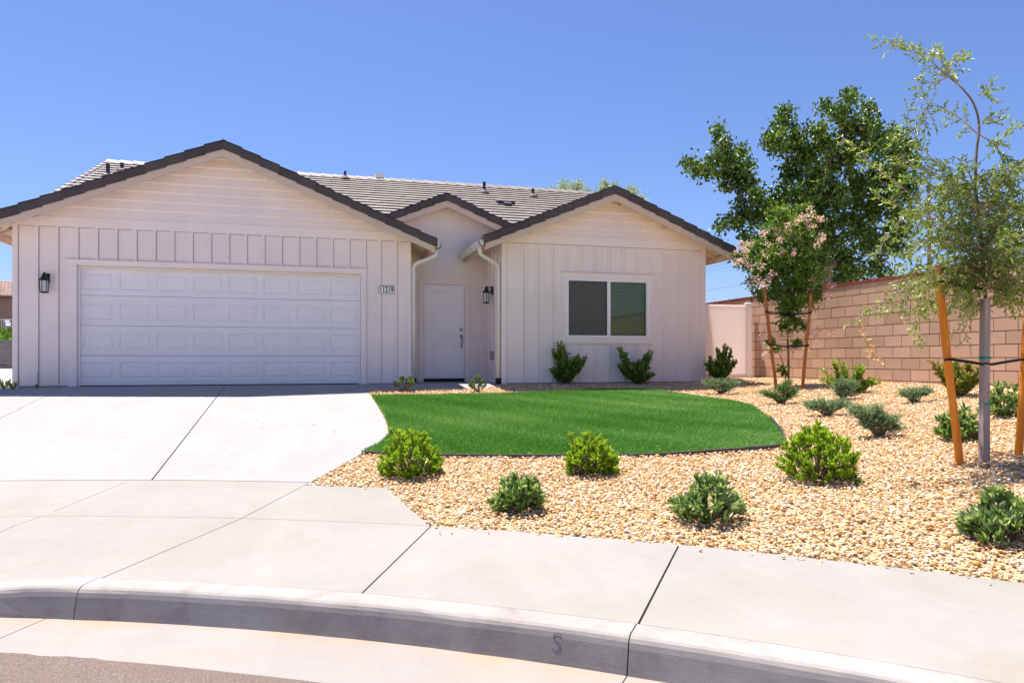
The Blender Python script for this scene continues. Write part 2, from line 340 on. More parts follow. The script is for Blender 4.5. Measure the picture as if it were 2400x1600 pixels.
# ------------------------------------------------------------------ ground, street, kerb, slabs
def inpoly(P, poly):
    x, y = P[:, 0], P[:, 1]; ins = np.zeros(len(P), bool); n = len(poly)
    for i in range(n):
        x1, y1 = poly[i][:2]; x2, y2 = poly[(i+1) % n][:2]
        if y1 == y2: continue
        c = ((y1 > y) != (y2 > y)) & (x < (x2-x1)*(y-y1)/(y2-y1)+x1); ins ^= c
    return ins
def slab(name, poly, mat_, zf, thick=0.10, cuts=(), grid=0.4, kind='structure'):
    bm = bmesh.new(); f = bm.faces.new([bm.verts.new((p[0], p[1], 0)) for p in poly])
    if f.normal.z < 0: f.normal_flip()
    xs = [p[0] for p in poly]; ys = [p[1] for p in poly]
    def bis(co, no): bmesh.ops.bisect_plane(bm, geom=bm.verts[:]+bm.edges[:]+bm.faces[:], plane_co=co, plane_no=no, dist=1e-5)
    for (p, q, wd) in cuts:                           # a joint is a real gap between two panels
        p = Vector((p[0], p[1], 0)); q = Vector((q[0], q[1], 0)); d = (q-p).normalized(); nrm = Vector((-d.y, d.x, 0))
        bis(p+nrm*wd/2, nrm); bis(p-nrm*wd/2, nrm)
        bis(p, d); bis(q, d)
        dead = [f for f in bm.faces if abs((f.calc_center_median()-p).dot(nrm)) < wd/2 and 0 < (f.calc_center_median()-p).dot(d) < (q-p).length]
        bmesh.ops.delete(bm, geom=dead, context='FACES')
    x = math.ceil(min(xs)/grid)*grid
    while x < max(xs): bis((x, 0, 0), (1, 0, 0)); x += grid
    y = math.ceil(min(ys)/grid)*grid
    while y < max(ys): bis((0, y, 0), (0, 1, 0)); y += grid
    for v in bm.verts: v.co.z = zf(v.co.x, v.co.y)
    be = [e for e in bm.edges if e.is_boundary]
    r = bmesh.ops.extrude_edge_only(bm, edges=be)
    for v in [g for g in r['geom'] if isinstance(g, bmesh.types.BMVert)]: v.co.z -= thick
    bmesh.ops.recalc_face_normals(bm, faces=bm.faces)
    me = bpy.data.meshes.new(name); bm.to_mesh(me); bm.free(); me.materials.append(mat_)
    o = bpy.data.objects.new(name, me); COL.objects.link(o); return tag(o, kind=kind)
def arc(r, a0, a1, n=40): return [(CC[0]+r*math.cos(math.radians(a0+(a1-a0)*i/n)), CC[1]+r*math.sin(math.radians(a0+(a1-a0)*i/n))) for i in range(n+1)]

# one sheet of soil to the horizon
gx = sorted(set([-2500, -900, -400, -200, -120, -80, -50, -35, -25] + list(np.arange(-18, 20.1, 0.5)) + [24, 30, 40, 60, 100, 200, 400, 900, 2500]))
gy = sorted(set([-2500, -900, -300, -120, -60, -40] + list(np.arange(-33, 3.1, 0.5)) + [6, 10, 16, 24, 35, 50, 80, 120, 200, 400, 900, 2500]))
V = []
for y in gy:
    for x in gx:
        r = rad(x, y); z = -1.05 if r < RF+0.1 else zt(x, y)-0.13
        if y > 1 or x < -3: z = min(z, -0.09) if r > RF+0.1 else z
        V.append((x, y, z))
nx = len(gx); F = np.array([(j*nx+i, j*nx+i+1, (j+1)*nx+i+1, (j+1)*nx+i) for j in range(len(gy)-1) for i in range(nx-1)])
tag(npmesh('ground', np.array(V), F, M['soil'], smooth=True), kind='structure')

# street
pts = [(CC[0]+(x-CC[0])*q, CC[1]+(y-CC[1])*q) for (x, y) in arc(RF-0.55, 0, 360, 900)[:-1] for q in (1+random.uniform(-0.0014, 0.0008),)]
slab('street', pts, M['asphalt'], lambda x, y: -0.899+0.004*math.sin(x*1.3+y*0.7)+0.10*max(0, .945-rad(x, y)/RF), 0.1, grid=1.0)
def a_of(p): return math.degrees(math.atan2(p[1]-CC[1], p[0]-CC[0]))
def pzp(u, v, z): r = ray(u, v); return (CAM+r*(z-CAM[2])/r[2])[:2]
J0, J1 = a_of(pzp(191, 1372, -.76)), a_of(pzp(1476, 1487, -.76))
gap = math.degrees(0.006/RF)
def ring(name, prof, angs, mat_, parent=None, gaps=()):
    m = MB(); segs = []; a0 = angs[0]
    for g in sorted(gaps): segs.append((a0, g-gap/2)); a0 = g+gap/2
    segs.append((a0, angs[1]))
    for s0, s1 in segs:
        n = max(4, int((s1-s0)/0.8)); base = len(m.v); k = len(prof(0))
        for i in range(n+1):
            th = s0+(s1-s0)*i/n; ca, sa = math.cos(math.radians(th)), math.sin(math.radians(th))
            for (r, z) in prof(th): m.v.append((CC[0]+r*ca, CC[1]+r*sa, z))
        for i in range(n):
            for j in range(k-1):
                m.f.append((base+i*k+j, base+(i+1)*k+j, base+(i+1)*k+j+1, base+i*k+j+1)); m.t.append(0.5)
        m.f.append(tuple(base+j for j in range(k))); m.f.append(tuple(base+n*k+j for j in range(k-1, -1, -1))); m.t += [.5, .5]
    o = m.build(name, mat_, parent); return o
def kerbprof(th):
    d = 0.11*sstep((th-69.6)/7.0); d2 = 0.0
    wob = 0.003*math.sin(th*9.1)+0.002*math.sin(th*23.7)
    t = -0.76-d
    return [(RF-0.04+wob, -1.1), (RF-0.04+wob, -0.925), (RF-0.034+wob, -0.901), (RF-0.012+wob, t-0.050), (RF-0.004+wob, t-0.027), (RF+0.006+wob*.5, t-0.012), (RF+0.020, t-0.003), (RF+0.042, t+0.001), (RF+0.150, t+0.004), (RF+0.156, t-0.002), (RF+0.156, -1.1)]
kerb = tag(ring('kerb', kerbprof, (-20, 200), M['kerb'], gaps=(J1, J0, J1-17.5, J0+12)), kind='structure')
gprof = lambda th: [(RF-0.57, -1.1), (RF-0.57, -0.899), (RF-0.56, -0.897), (RF-0.05, -0.921), (RF-0.039, -0.921), (RF-0.039, -1.1)]
tag(ring('street_gutter', gprof, (-20, 200), M['gut'], gaps=(J1, J0+0.9)), kind='structure')
# silt washed along the foot of the kerb
# stamped letter on the kerb face
cu = bpy.data.curves.new('stamp', 'FONT'); cu.body = 'S'; cu.size = 0.125; cu.extrude = 0.0008; cu.align_x = 'CENTER'; cu.align_y = 'CENTER'; cu.offset = -0.004
to = bpy.data.objects.new('tmp', cu); COL.objects.link(to); bpy.context.view_layer.update()
me = bpy.data.meshes.new_from_object(to.evaluated_get(bpy.context.evaluated_depsgraph_get())); bpy.data.objects.remove(to)
me.name = 'stamped_letter'; me.materials.clear(); me.materials.append(mat('stamp_groove', (0.16, 0.14, 0.145), 0.9, 0.2))
ths = math.radians(a_of(pzp(1311, 1462, -.76))); td_ = math.degrees(ths); RS_ = RF-0.0188+0.003*math.sin(td_*9.1)+0.002*math.sin(td_*23.7); so = bpy.data.objects.new('stamped_letter', me); COL.objects.link(so); so.parent = kerb
cx_, sx_ = math.cos(ths), math.sin(ths)
Mx = Matrix(((-sx_*-1*-1, 0, -cx_, 0), (0, 0, 0, 0), (0, 0, 0, 0), (0, 0, 0, 1)))
tanv = Vector((sx_, -cx_, 0)); upv = Vector((cx_*.24, sx_*.24, 1)).normalized(); nv = Vector((-cx_, -sx_, .24)).normalized()
me.transform(Matrix(((tanv.x, upv.x, nv.x, CC[0]+cx_*RS_), (tanv.y, upv.y, nv.y, CC[1]+sx_*RS_), (tanv.z, upv.z, nv.z, -0.832), (0, 0, 0, 1))))

# sidewalk ring, apron ring, driveway, entry walk
g = lambda u, v: tuple(gp(u, v)[:2])
ja, jb = g(1500, 1454), g(1592, 1275); jc, jd = g(855, 1383), g(1012, 1230); je, jf = g(250, 1349), g(709, 1139)
def ext(p, q, t0, t1): return ((p[0]+(q[0]-p[0])*t0, p[1]+(q[1]-p[1])*t0), (p[0]+(q[0]-p[0])*t1, p[1]+(q[1]-p[1])*t1))
jx = ext(je, jf, -1.95, 1.0); jh = ext(g(0, 1245), g(275, 1138), -1.5, 1.0)
j3 = (CC[0]+10.2*math.cos(math.radians(33)), CC[1]+10.2*math.sin(math.radians(33))); j3b = (CC[0]+11.8*math.cos(math.radians(33)), CC[1]+11.8*math.sin(math.radians(33)))
walk = arc(RF+0.164, 2, 178, 120) + arc(RF+1.556, 178, 2, 120)
slab('sidewalk', walk, M['walk'], zt, 0.10, [(*ext(ja, jb, -.3, 1.3), 0.012), (*ext(jc, jd, -.3, 1.3), 0.010), (*ext(je, jf, -.2, .62), 0.007), (*ext(g(0, 1245), g(275, 1138), -1.5, 0.42), 0.005), (j3, j3b, 0.01)])
a1, a2 = a_of(g(1010, 1231)), a_of(g(903, 1142))
ap = arc(RF+1.561, a1, 130, 50) + arc(RF+2.635, 130, a_of(jf)-0.2, 50) + [g(800, 1138.5), g(903, 1142)]
slab('driveway_apron', ap, M['walk'], zt, 0.10, [(*ext(je, jf, .5, 1.1), 0.007), (*ext(g(0, 1245), g(275, 1138), 0.4, 1.1), 0.005)])
edge = [g(*p) for p in ((715,1137),(760,1112),(845,1064),(891,1037.5),(905,1024),(909.7,1014.6),(908.6,1003),(903,986),(895,969),(884,950),(872,932),(858.8,911.5))]
dr = list(reversed(arc(RF+2.648, a_of(edge[0]), 112, 30)))
dr = dr + edge + [(edge[-1][0]-0.02, -0.012), (-0.02, -0.012), (-0.12, -0.35), (-0.97, -0.42), (-3.0, -0.3), (-7.5, -0.2), (-9.5, -6.0)]
c1 = ext(g(347, 1135), g(526, 906), -0.02, 1.2)
slab('driveway', dr, M['drive'], zt, 0.10, [(*c1, 0.013), (*ext(g(0, 980), g(118, 922), -2, 1.6), 0.007), (*ext(g(0, 1040), g(899, 985), -0.6, 1.3), 0.003), (*ext(g(0, 957), g(880, 932), -0.6, 1.3), 0.0025)])
wk = [(edge[-1][0]+0.004, edge[-1][1]), g(960, 911.2), g(1050, 910.6), g(1139.6, 910), (7.58, -0.52), (7.58, 1.19), (5.84, 1.19), (5.84, -0.01), (edge[-1][0]-0.016, -0.01)]
slab('entry_walk', wk, M['drive'], lambda x, y: zt(x, y)+0.003 if y < -0.3 else 0.0, 0.10, [((6.05, -1.2), (6.05, -0.02), 0.006)])
tag(slab('side_yard_slab', [(-30, 1.5), (-0.99, 1.5), (-0.99, 13), (3, 14), (3, 44.9), (-30, 44.9)], M['drive'], lambda x, y: -0.02, 0.05, grid=5.0), kind='structure')

# gravel bed sheet and lawn
GB = [(CC[0]+(RF+1.561)*math.cos(math.radians(t)), CC[1]+(RF+1.561)*math.sin(math.radians(t))) for t in np.linspace(2, a1, 30)]
GB += [g(903, 1142.5), g(800, 1139), (edge[0][0]+.01, edge[0][1])] + [(e[0]+0.004, e[1]) for e in edge[1:]] + [(wk[1][0], wk[1][1]-.004), (wk[2][0], wk[2][1]-.004), (wk[3][0]+.004, wk[3][1]-.004), (7.585, -0.50), (12.03, -0.47), (12.03, 0.84), (14.09, 0.84), (14.09, -19)]
slab('gravel_bed', GB, M['fines'], lambda x, y: zt(x, y)-0.012, 0.08, grid=0.35)
lawn_px = [(871,928),(1012,926.8),(1184,923.7),(1300,918.7),(1400,914.5),(1478.6,913.0),(1553,918),(1627,929),(1716.7,941),(1761,952),(1806,984),(1835.7,1020),(1842,1047),(1824,1049.6),(1746.4,1055.6),(1650,1061.5),(1568,1066),(1449,1069),(1300,1070),(1150,1069.5),(1043,1069),(980,1068),(905,1064),(850,1060.6)]
LW = [g(*p) for p in lawn_px] + [edge[3], edge[4], edge[5], edge[6], edge[7], edge[8], edge[9], edge[10]]
LW = [(p[0]+0.012, p[1]) if i >= len(lawn_px) else p for i, p in enumerate(LW)]
zl = lambda x, y: zt(x, y)+0.012
slab('lawn_base', LW, M['turf'], zl, 0.06, grid=0.35)
# grass blades
A = np.array(LW); x0, y0 = A.min(0); x1, y1 = A.max(0)
Q = rng.uniform((x0, y0), (x1, y1), (430000, 2)); Q = Q[inpoly(Q, LW)]
keep = rng.random(len(Q)) < np.where(Q[:, 1] < -4.5, 1.0, 0.8); Q = Q[keep][:190000]
n = len(Q)
def ztv(P):       # terrain on many points through a fine lookup grid
    return np.array([zt(a, b) for a, b in P])
GX = np.arange(-2, 15, 0.25); GY = np.arange(-20, 1.01, 0.25); GZ = np.array([[zt(a, b) for a in GX] for b in GY])
def zfast(P):
    fx = np.clip((P[:, 0]-GX[0])/0.25, 0, len(GX)-2.001); fy = np.clip((P[:, 1]-GY[0])/0.25, 0, len(GY)-2.001)
    i, j = fx.astype(int), fy.astype(int); a, b = fx-i, fy-j
    return GZ[j, i]*(1-a)*(1-b)+GZ[j, i+1]*a*(1-b)+GZ[j+1, i]*(1-a)*b+GZ[j+1, i+1]*a*b
z = zfast(Q)+0.008
ang = rng.uniform(0, 2*np.pi, n); ln = rng.uniform(0.022, 0.045, n); wd = rng.uniform(0.0022, 0.004, n)*1.3
lean = rng.normal(0, 0.45, (n, 2)) + np.array([0.15, -0.25])
B = np.c_[Q, z]; wv = np.c_[np.cos(ang), np.sin(ang), np.zeros(n)]*wd[:, None]
T = B + np.c_[lean*ln[:, None], ln]; Mi = B + np.c_[lean*ln[:, None]*0.35, ln*0.6]
V = np.stack([B-wv, B+wv, Mi+wv*0.8, T, Mi-wv*0.8], 1).reshape(-1, 3)
F = (np.arange(n)[:, None]*5+np.array([0, 1, 2, 3, 4])).astype(int)
patch = 0.5+0.28*np.sin(Q[:, 0]*1.3+0.8*np.sin(Q[:, 1]*1.9))*np.sin(Q[:, 1]*1.7+Q[:, 0]*.6)+0.1*np.sin(Q[:, 0]*7+Q[:, 1]*4)
tone = np.clip(patch*0.8+rng.normal(0.08, 0.15, n), 0, 1)
tag(npmesh('grass', V, F, M['grass'], tone=np.repeat(tone, 5)), 'short bright green turf of the kidney shaped front lawn', 'grass', kind='stuff')
# lawn edging board
ed = [g(*p) for p in [(1806,984),(1835.7,1020),(1842,1047),(1824,1050.6),(1746.4,1056.6),(1650,1062.5),(1568,1067),(1449,1070),(1300,1071),(1150,1070.5),(1043,1070),(980,1069),(905,1065.2),(848,1062)]]
m = MB()
for i in range(len(ed)-1):
    p, q = Vector((*ed[i], 0)), Vector((*ed[i+1], 0)); d = (q-p).normalized(); nn = Vector((-d.y, d.x, 0))*0.008
    hh = lambda a: zt(a[0], a[1])
    tp = 0.028+0.030*(1-min(1, i/6))
    pts_ = []
    for dz in (-0.08, tp):
        for a in (p-nn, q-nn, q+nn, p+nn): pts_.append((a.x, a.y, hh(a)+dz))
    m.hexa(pts_)
tag(m.build('lawn_edging', M['bender']), 'dark low edging board along the front of the lawn', 'edging')

# gravel stones
A = np.array(GB); 
def stones():
    out = []
    for (cnt, ymin, ymax) in ((370000, -19, 0.85),):
        Q = rng.uniform((1.5, ymin), (14.1, ymax), (cnt, 2)); Q = Q[inpoly(Q, GB)]; Q = Q[~inpoly(Q, LW)]
        q = np.c_[Q, np.zeros(len(Q))]-CAM; dd = q@FV; uu = 1200+FPX*(q@RV)/np.maximum(dd, .1)
        ok = (dd > 2.5) & (uu < 2560) & (uu > 600); Q = Q[ok]; dd = dd[ok]
        keep = rng.random(len(Q)) < np.clip(1.25-dd*0.035, 0.62, 1); out.append(Q[keep])
    return np.vstack(out)
Q = stones()
th_ = np.radians(rng.uniform(25, a_of(g(1010, 1231)), 90)); rr_ = RF+1.56-rng.exponential(0.05, 90); stray = np.c_[CC[0]+rr_*np.cos(th_), CC[1]+rr_*np.sin(th_)]
Q = np.vstack([Q, stray]); n = len(Q)
bm = bmesh.new(); bmesh.ops.create_icosphere(bm, subdivisions=1, radius=1); IV = np.array([v.co[:] for v in bm.verts]); IF = np.array([[v.index for v in f.verts] for f in bm.faces]); bm.free()
r0 = rng.lognormal(math.log(0.0113), 0.25, n)
sc = np.stack([r0*rng.uniform(0.85, 1.5, n), r0*rng.uniform(0.7, 1.1, n), r0*rng.uniform(0.34, 0.58, n)], 1)
var = 12
shapes = IV[None]*rng.uniform(0.78, 1.22, (var, len(IV), 1)); sid = rng.integers(0, var, n)
P = shapes[sid]*sc[:, None, :]
a = rng.uniform(0, 2*np.pi, n); tx = rng.normal(0, 0.24, n); ty = rng.normal(0, 0.24, n)
P[:, :, 2] += P[:, :, 0]*tx[:, None]+P[:, :, 1]*ty[:, None]
X = P[:, :, 0]*np.cos(a)[:, None]-P[:, :, 1]*np.sin(a)[:, None]; Y = P[:, :, 0]*np.sin(a)[:, None]+P[:, :, 1]*np.cos(a)[:, None]
P[:, :, 0] = X+Q[:, 0:1]; P[:, :, 1] = Y+Q[:, 1:2]; P[:, :, 2] += (zfast(Q)+rng.uniform(-0.006, 0.014, n))[:, None]
F = (np.arange(n)[:, None, None]*len(IV)+IF[None]).reshape(-1, 3)
tn = np.clip(rng.beta(2.2, 2.0, n), 0, 1); tn[rng.random(n) < 0.04] = 1.0
tag(npmesh('gravel', P.reshape(-1, 3), F, M['stone'], tone=np.repeat(tn, len(IV))), 'orange, tan and cream gravel covering the front garden', 'gravel', kind='stuff')

# ------------------------------------------------------------------ the house
SL = 0.416; TH = 2.37
house = empty('house', (2.434, 0, 0), 'single storey off white house with double garage, grey tiled gables and board and batten walls', 'house')
def tiles(m, O, U, Vd, nu, nv, keep=None, w_=0.30, ex=0.335, th=0.040):
    O, U, Vd = Vector(O), Vector(U).normalized(), Vector(Vd).normalized(); Nn = U.cross(Vd).normalized()
    if Nn.z < 0: Nn = -Nn
    for j in range(nv):
        off = (j % 2)*w_*0.5
        for i in range(-1, nu+1):
            a0, a1 = i*w_+off, i*w_+off+w_-0.003
            a0, a1 = max(a0, 0), min(a1, nu*w_)
            if a1-a0 < 0.03: continue
            v0, v1 = j*ex, min(j*ex+ex+0.05, nv*ex)
            c = O+U*(a0+a1)/2+Vd*(v0+ex/2)
            if keep and not keep(c): continue
            dz = random.uniform(-0.0008, 0.0008); dv = random.uniform(-0.0015, 0.0015)
            P_ = lambda a, v, n_: O+U*a+Vd*v+Nn*n_
            m.hexa([P_(a0, v0+dv, .057), P_(a1, v0+dv, .057), P_(a1, v1, 0.018), P_(a0, v1, 0.018),
                    P_(a0, v0+dv, .066+dz), P_(a1, v0+dv, .066+dz), P_(a1, v1, .030), P_(a0, v1, .030)], random.random())
def caps(m, a, b, n, drop=0.10, half=0.13):
    a, b = Vector(a), Vector(b); d = (b-a)/n; side = Vector((-d.y, d.x, 0)).normalized()*half
    for i in range(n):
        p, q = a+d*i, a+d*(i+1.12); up0, up1 = Vector((0, 0, 0.045)), Vector((0, 0, 0.015)); dn = Vector((0, 0, -drop)); t = random.random()
        th_ = Vector((0, 0, -0.025))
        for s in (1, -1):
            m.hexa([p+up0+th_, q+up1+th_, q+up1+side*s+dn+th_, p+up0+side*s+dn+th_, p+up0, q+up1, q+up1+side*s+dn, p+up0+side*s+dn], t)
def rake_tiles(m, apex, end, n):             # overlapping barge tiles down one rake, front face towards -Y
    a, b = Vector(apex), Vector(end); d = (b-a)/n
    for i in range(n):
        t = random.random(); lo = 0.020
        p0 = a+d*i-d*0.10; p1 = a+d*(i+1)
        if i == 0: p0 = a.copy()
        z0, z1 = -0.012, lo-0.010                        # lower end sits on the next tile
        y0 = -0.012-0.008*1; 
        f = [Vector((p0.x, p0.y+0.004, p0.z+z0)), Vector((p1.x, p1.y-0.010, p1.z+z1)), Vector((p1.x, p1.y-0.010, p1.z+z1-0.165)), Vector((p0.x, p0.y+0.004, p0.z+z0-0.165))]
        bk = [v+Vector((0, 0.028, 0)) for v in f]
        m.hexa([*f, *bk], t)
        t0 = [f[0], f[1], f[1]+Vector((0, 0.17, 0)), f[0]+Vector((0, 0.17, 0))]
        m.hexa([*(v+Vector((0, 0, -0.022)) for v in t0), *(v+Vector((0, 0, 0.003)) for v in t0)], t)
def gable_roof(xa, za, half_l, half_r, yf, yv, tagname='roof', main=2.625, minback=1.2):
    """tile slopes, barge tiles, barge boards, sheathing; za is the top of the barge tiles at the apex"""
    m = MB(); base = za-0.055
    kp = lambda c: c.y < max(yv-abs(c.x-xa)+0.4, minback)
    for s, hw in ((-1, half_l), (1, half_r)):
        e = Vector((xa+s*hw, yf+0.16, base-SL*hw)); up = Vector((-s, 0, SL))
        nv = int(round(math.hypot(hw, hw*SL)/0.335)); ex = math.hypot(hw, hw*SL)/nv
        tiles(m, e-Vector((0, 0, 0.03)), (0, 1, 0), up, int((yv+0.6-yf)/0.3), nv, kp, ex=ex)
    caps(m, (xa, yf+0.1, base+0.045), (xa, yv+0.1, base+0.045), int((yv-yf)/0.34))
    r = m.build(tagname, M['tile'], house)
    b = MB()
    for s, hw in ((-1, half_l), (1, half_r)):
        rake_tiles(b, (xa, yf, za), (xa+s*hw, yf, za-SL*hw), int(round(hw*1.083/0.335)))
    b.build('barge_tiles', M['rake'], r)
    # barge boards and sheathing
    f = MB(); k = MB()
    for s, hw in ((-1, half_l), (1, half_r)):
        hx = hw-0.04
        p = [(xa, yf+0.02, za-0.12), (xa+s*hx, yf+0.02, za-0.12-SL*hx), (xa+s*hx, yf+0.02, za-0.30-SL*hx+0.02), (xa, yf+0.02, za-0.30)]
        f.prism(p, (0, 0.035, 0))
        ye = max(yv-hw+0.3, minback); zs = za-0.115
        q = [(xa, yf+0.058, zs), (xa+s*hx, yf+0.058, zs-SL*hx), (xa+s*hx, ye, zs-SL*hx), (xa, yv+0.3, zs)]
        k.prism(q, (0, 0, -0.022))
        k.box(min(xa+s*(hx-0.035), xa+s*hx), yf+0.058, zs-SL*hx-0.15, max(xa+s*(hx-0.035), xa+s*hx), ye, zs-SL*hx-0.025)     # eave board
    f.build('barge_board', M['soffit'], r); k.build('sheathing', M['soffit'], r)
    return r
GA, GZA, GY = 2.44, 4.40, -0.45
WA, WZA, WY = 9.81, 3.95, -0.90
EA, EZA, EY = 6.72, 3.99, 0.80
r_g = gable_roof(GA, GZA, 3.84, 3.86, GY, 4.1)
r_w = gable_roof(WA, WZA, 2.70, 2.71, WY, 2.9)
r_e = gable_roof(EA, EZA, 1.46, 1.50, EY, 3.1, minback=1.4)
# lookouts
for (rf, xa, za, yf, s, xs, yw) in ((r_g, GA, GZA, GY, -1, (3.60,), 0), (r_g, GA, GZA, GY, 1, (3.60,), 0), (r_w, WA, WZA, WY, 1, (0.25, 1.25, 2.45), -0.473), (r_e, EA, EZA, EY, -1, (0.10,), 1.2)):
    for x in xs:
        X = xa+s*x; Z = za-0.140-SL*x; m = MB(); m.box(X-0.02, yf+0.058, Z-0.085, X+0.02, yw-0.004, Z-0.002); m.build('lookout', M['soffit'], rf)
for rf, xa_, za_, xb_, zb_, ys in ((r_g, 5.83, 2.86, 6.24, 2.69, (-0.3, 0.35, 0.95)), (r_w, 12.03, 2.88, 12.45, 2.70, (-0.25, 0.4, 1.2)), (r_g, -0.96, 2.86, -1.36, 2.69, (-0.25, 0.4, 1.2))):
    for y in ys: m = MB(); m.bar((xa_, y, za_), (xb_, y, zb_), 0.04, 0.09); m.build('rafter_tail', M['soffit'], rf)


# main roof
MR = lambda Y: 2.625+SL*Y
m = MB(); e0 = 0.30; RY = 7.85
nv = int(round((RY-e0)*1.083/0.335))
def kmain(c):
    if c.y < 1.9 and 5.0 < c.x < 8.45: return False
    if abs(c.x-GA) < 3.8 and c.y < 3.75-abs(c.x-GA): return False
    if abs(c.x-WA) < 2.65 and c.y < 2.6-abs(c.x-WA): return False
    return True
tiles(m, (-1.36, e0, MR(e0)-0.05), (1, 0, 0), (0, 1, SL), 47, nv, kmain, ex=(RY-e0)*1.083/nv)
caps(m, (-1.38, RY, MR(RY)+0.02), (12.6, RY, MR(RY)+0.02), 42)
# rake caps on both ends
for X, s in ((-1.36, -1), (12.6, 1)):
    n_ = 21
    for i in range(n_):
        ya = e0+(RY-e0)*i/n_; yb = ya+(RY-e0)/n_*1.1
        m.hexa([(X-.05, ya, MR(ya)-.02), (X+.05, ya, MR(ya)-.02), (X+.05, yb, MR(yb)-.04), (X-.05, yb, MR(yb)-.04), (X-.05, ya, MR(ya)+.035), (X+.05, ya, MR(ya)+.035), (X+.05, yb, MR(yb)+.008), (X-.05, yb, MR(yb)+.008)], random.random())
main = m.build('roof', M['tile'], house)
m = MB()
m.prism([(-1.32, 1.95, MR(1.95)-0.075), (12.55, 1.95, MR(1.95)-0.075), (12.55, RY, MR(RY)-0.075), (-1.32, RY, MR(RY)-0.075)], (0, 0, -0.03))
m.prism([(-1.32, 15.4, 2.75), (12.55, 15.4, 2.75), (12.55, RY+.002, MR(RY)-0.02), (-1.32, RY+.002, MR(RY)-0.02)], (0, 0, -0.06))
m.build('sheathing', M['soffit'], main)
def onroof(u, v):
    r = ray(u, v); t = (2.635+SL*CAM[1]-CAM[2])/(r[2]-SL*r[1]); return CAM+r*t
for (u, v, h, r_) in ((253, 414, .30, .045), (286, 402, .22, .045), (809, 419, .22, .036), (1135, 452, .32, .045), (1249, 461, .24, .045)):
    p = onroof(u, v); m = MB(); m.tube([(p[0], p[1], p[2]-0.1), (p[0], p[1], p[2]+h)], r_, 10)
    v_ = m.build('vent_pipe', M['pipe'], main)
    m = MB(); m.lathe([(0.16, -0.03), (0.14, 0.03), (0.06, 0.07), (0.05, 0.10)], (p[0], p[1], p[2]), 12)
    m.build('flashing', M['tile'], v_)
p = onroof(889, 418); m = MB(); m.box(p[0]-.12, p[1]-.1, p[2]-.1, p[0]+.12, p[1]+.1, p[2]+.03, .3); m.box(p[0]-.12, p[1]-.10, p[2]+.03, p[0]+.12, p[1]+.10, p[2]+.12, 1)
m.build('flue_cap', M['seal'], main)
p = onroof(1190, 481); m = MB()
def rp(x, y, n_): return (p[0]+x, p[1]+y, p[2]+SL*y+n_)
m.hexa([rp(-.24, .12, 0), rp(.24, .12, 0), rp(.24, .42, 0), rp(-.24, .42, 0), rp(-.24, .10, .10), rp(.24, .10, .10), rp(.2, .42, .05), rp(-.2, .42, .05)])
m.hexa([rp(-.11, -.10, 0), rp(.11, -.10, 0), rp(.11, .14, 0), rp(-.11, .14, 0), rp(-.1, -.1, .075), rp(.1, -.1, .075), rp(.1, .14, .075), rp(-.1, .14, .075)])
m.build('roof_vent', M['pipe'], main)

# ---- walls
def gz(xa, za, x, d=0.14): return za-d-SL*abs(x-xa)
def lap(m, xa, ztop_apex, z0, x0, x1, y, ex=0.168, proud=0.020, nmax=20):
    z = z0; i = 0
    while z < ztop_apex-0.02 and i < nmax:
        z2 = min(z+ex, ztop_apex-0.002); h0 = (ztop_apex-z)/SL; h1 = (ztop_apex-z2)/SL
        a0, b0 = max(x0, xa-h0), min(x1, xa+h0); a1_, b1_ = max(x0, xa-h1), min(x1, xa+h1)
        m.hexa([(a0, y-proud*.2, z-.002), (b0, y-proud*.2, z-.002), (b0, y+.01, z-.002), (a0, y+.01, z-.002), (a0, y-proud, z+.018), (b0, y-proud, z+.018), (b0, y+.01, z+.018), (a0, y+.01, z+.018)], .5)
        m.hexa([(a0, y-proud, z+.018), (b0, y-proud, z+.018), (b0, y+0.02, z+.018), (a0, y+0.02, z+.018), (a1_, y-0.004, z2), (b1_, y-0.004, z2), (b1_, y+0.02, z2), (a1_, y+0.02, z2)], random.random())
        z = z2; i += 1
Zb0, Zb1 = 2.785, 2.962
w = MB()                                             # garage front
w.box(-0.953, 0, -0.25, -0.12, 0.12, Zb0); w.box(4.97, 0, -0.25, 5.82, 0.12, Zb0); w.box(-0.12, 0, 2.13, 4.97, 0.12, Zb0)
bat = [-0.618, -0.31] + [0.31*k for k in range(0, 17)] + [5.247, 5.552]
for x in bat:
    lo = 0.03 if (x < -0.16 or x > 4.99) else 2.21
    w.box(x-0.0255, -0.022, lo, x+0.0255, 0.001, Zb0)
w.box(-0.985, -0.022, -0.03, -0.905, 0.1, Zb0); w.box(5.775, -0.022, -0.03, 5.85, 0.1, Zb0)       # corner boards
w.build('wall', M['wall'], house)
jn = MB()  # thin dark strips draw the shade beside battens, band and trims
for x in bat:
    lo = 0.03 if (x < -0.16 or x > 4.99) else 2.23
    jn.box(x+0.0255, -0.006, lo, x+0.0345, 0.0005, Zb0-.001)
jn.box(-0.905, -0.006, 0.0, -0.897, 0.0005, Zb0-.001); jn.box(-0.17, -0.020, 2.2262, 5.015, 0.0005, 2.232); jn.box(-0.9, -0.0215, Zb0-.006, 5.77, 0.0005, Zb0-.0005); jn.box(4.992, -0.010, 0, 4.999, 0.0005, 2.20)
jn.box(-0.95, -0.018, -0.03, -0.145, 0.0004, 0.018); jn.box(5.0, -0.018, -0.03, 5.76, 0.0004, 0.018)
jn.build('siding_shade_lines', M['shade_line_box'], house)
m = MB(); m.prism([(-0.953, -0.024, Zb0), (5.85, -0.024, Zb0), (5.85, -0.024, min(Zb1, gz(GA, GZA, 5.85))), (5.44, -0.024, Zb1), (-0.56, -0.024, Zb1), (-0.953, -0.024, gz(GA, GZA, -0.953))], (0, 0.12, 0)); m.build('belly_band', M['trim'], house)
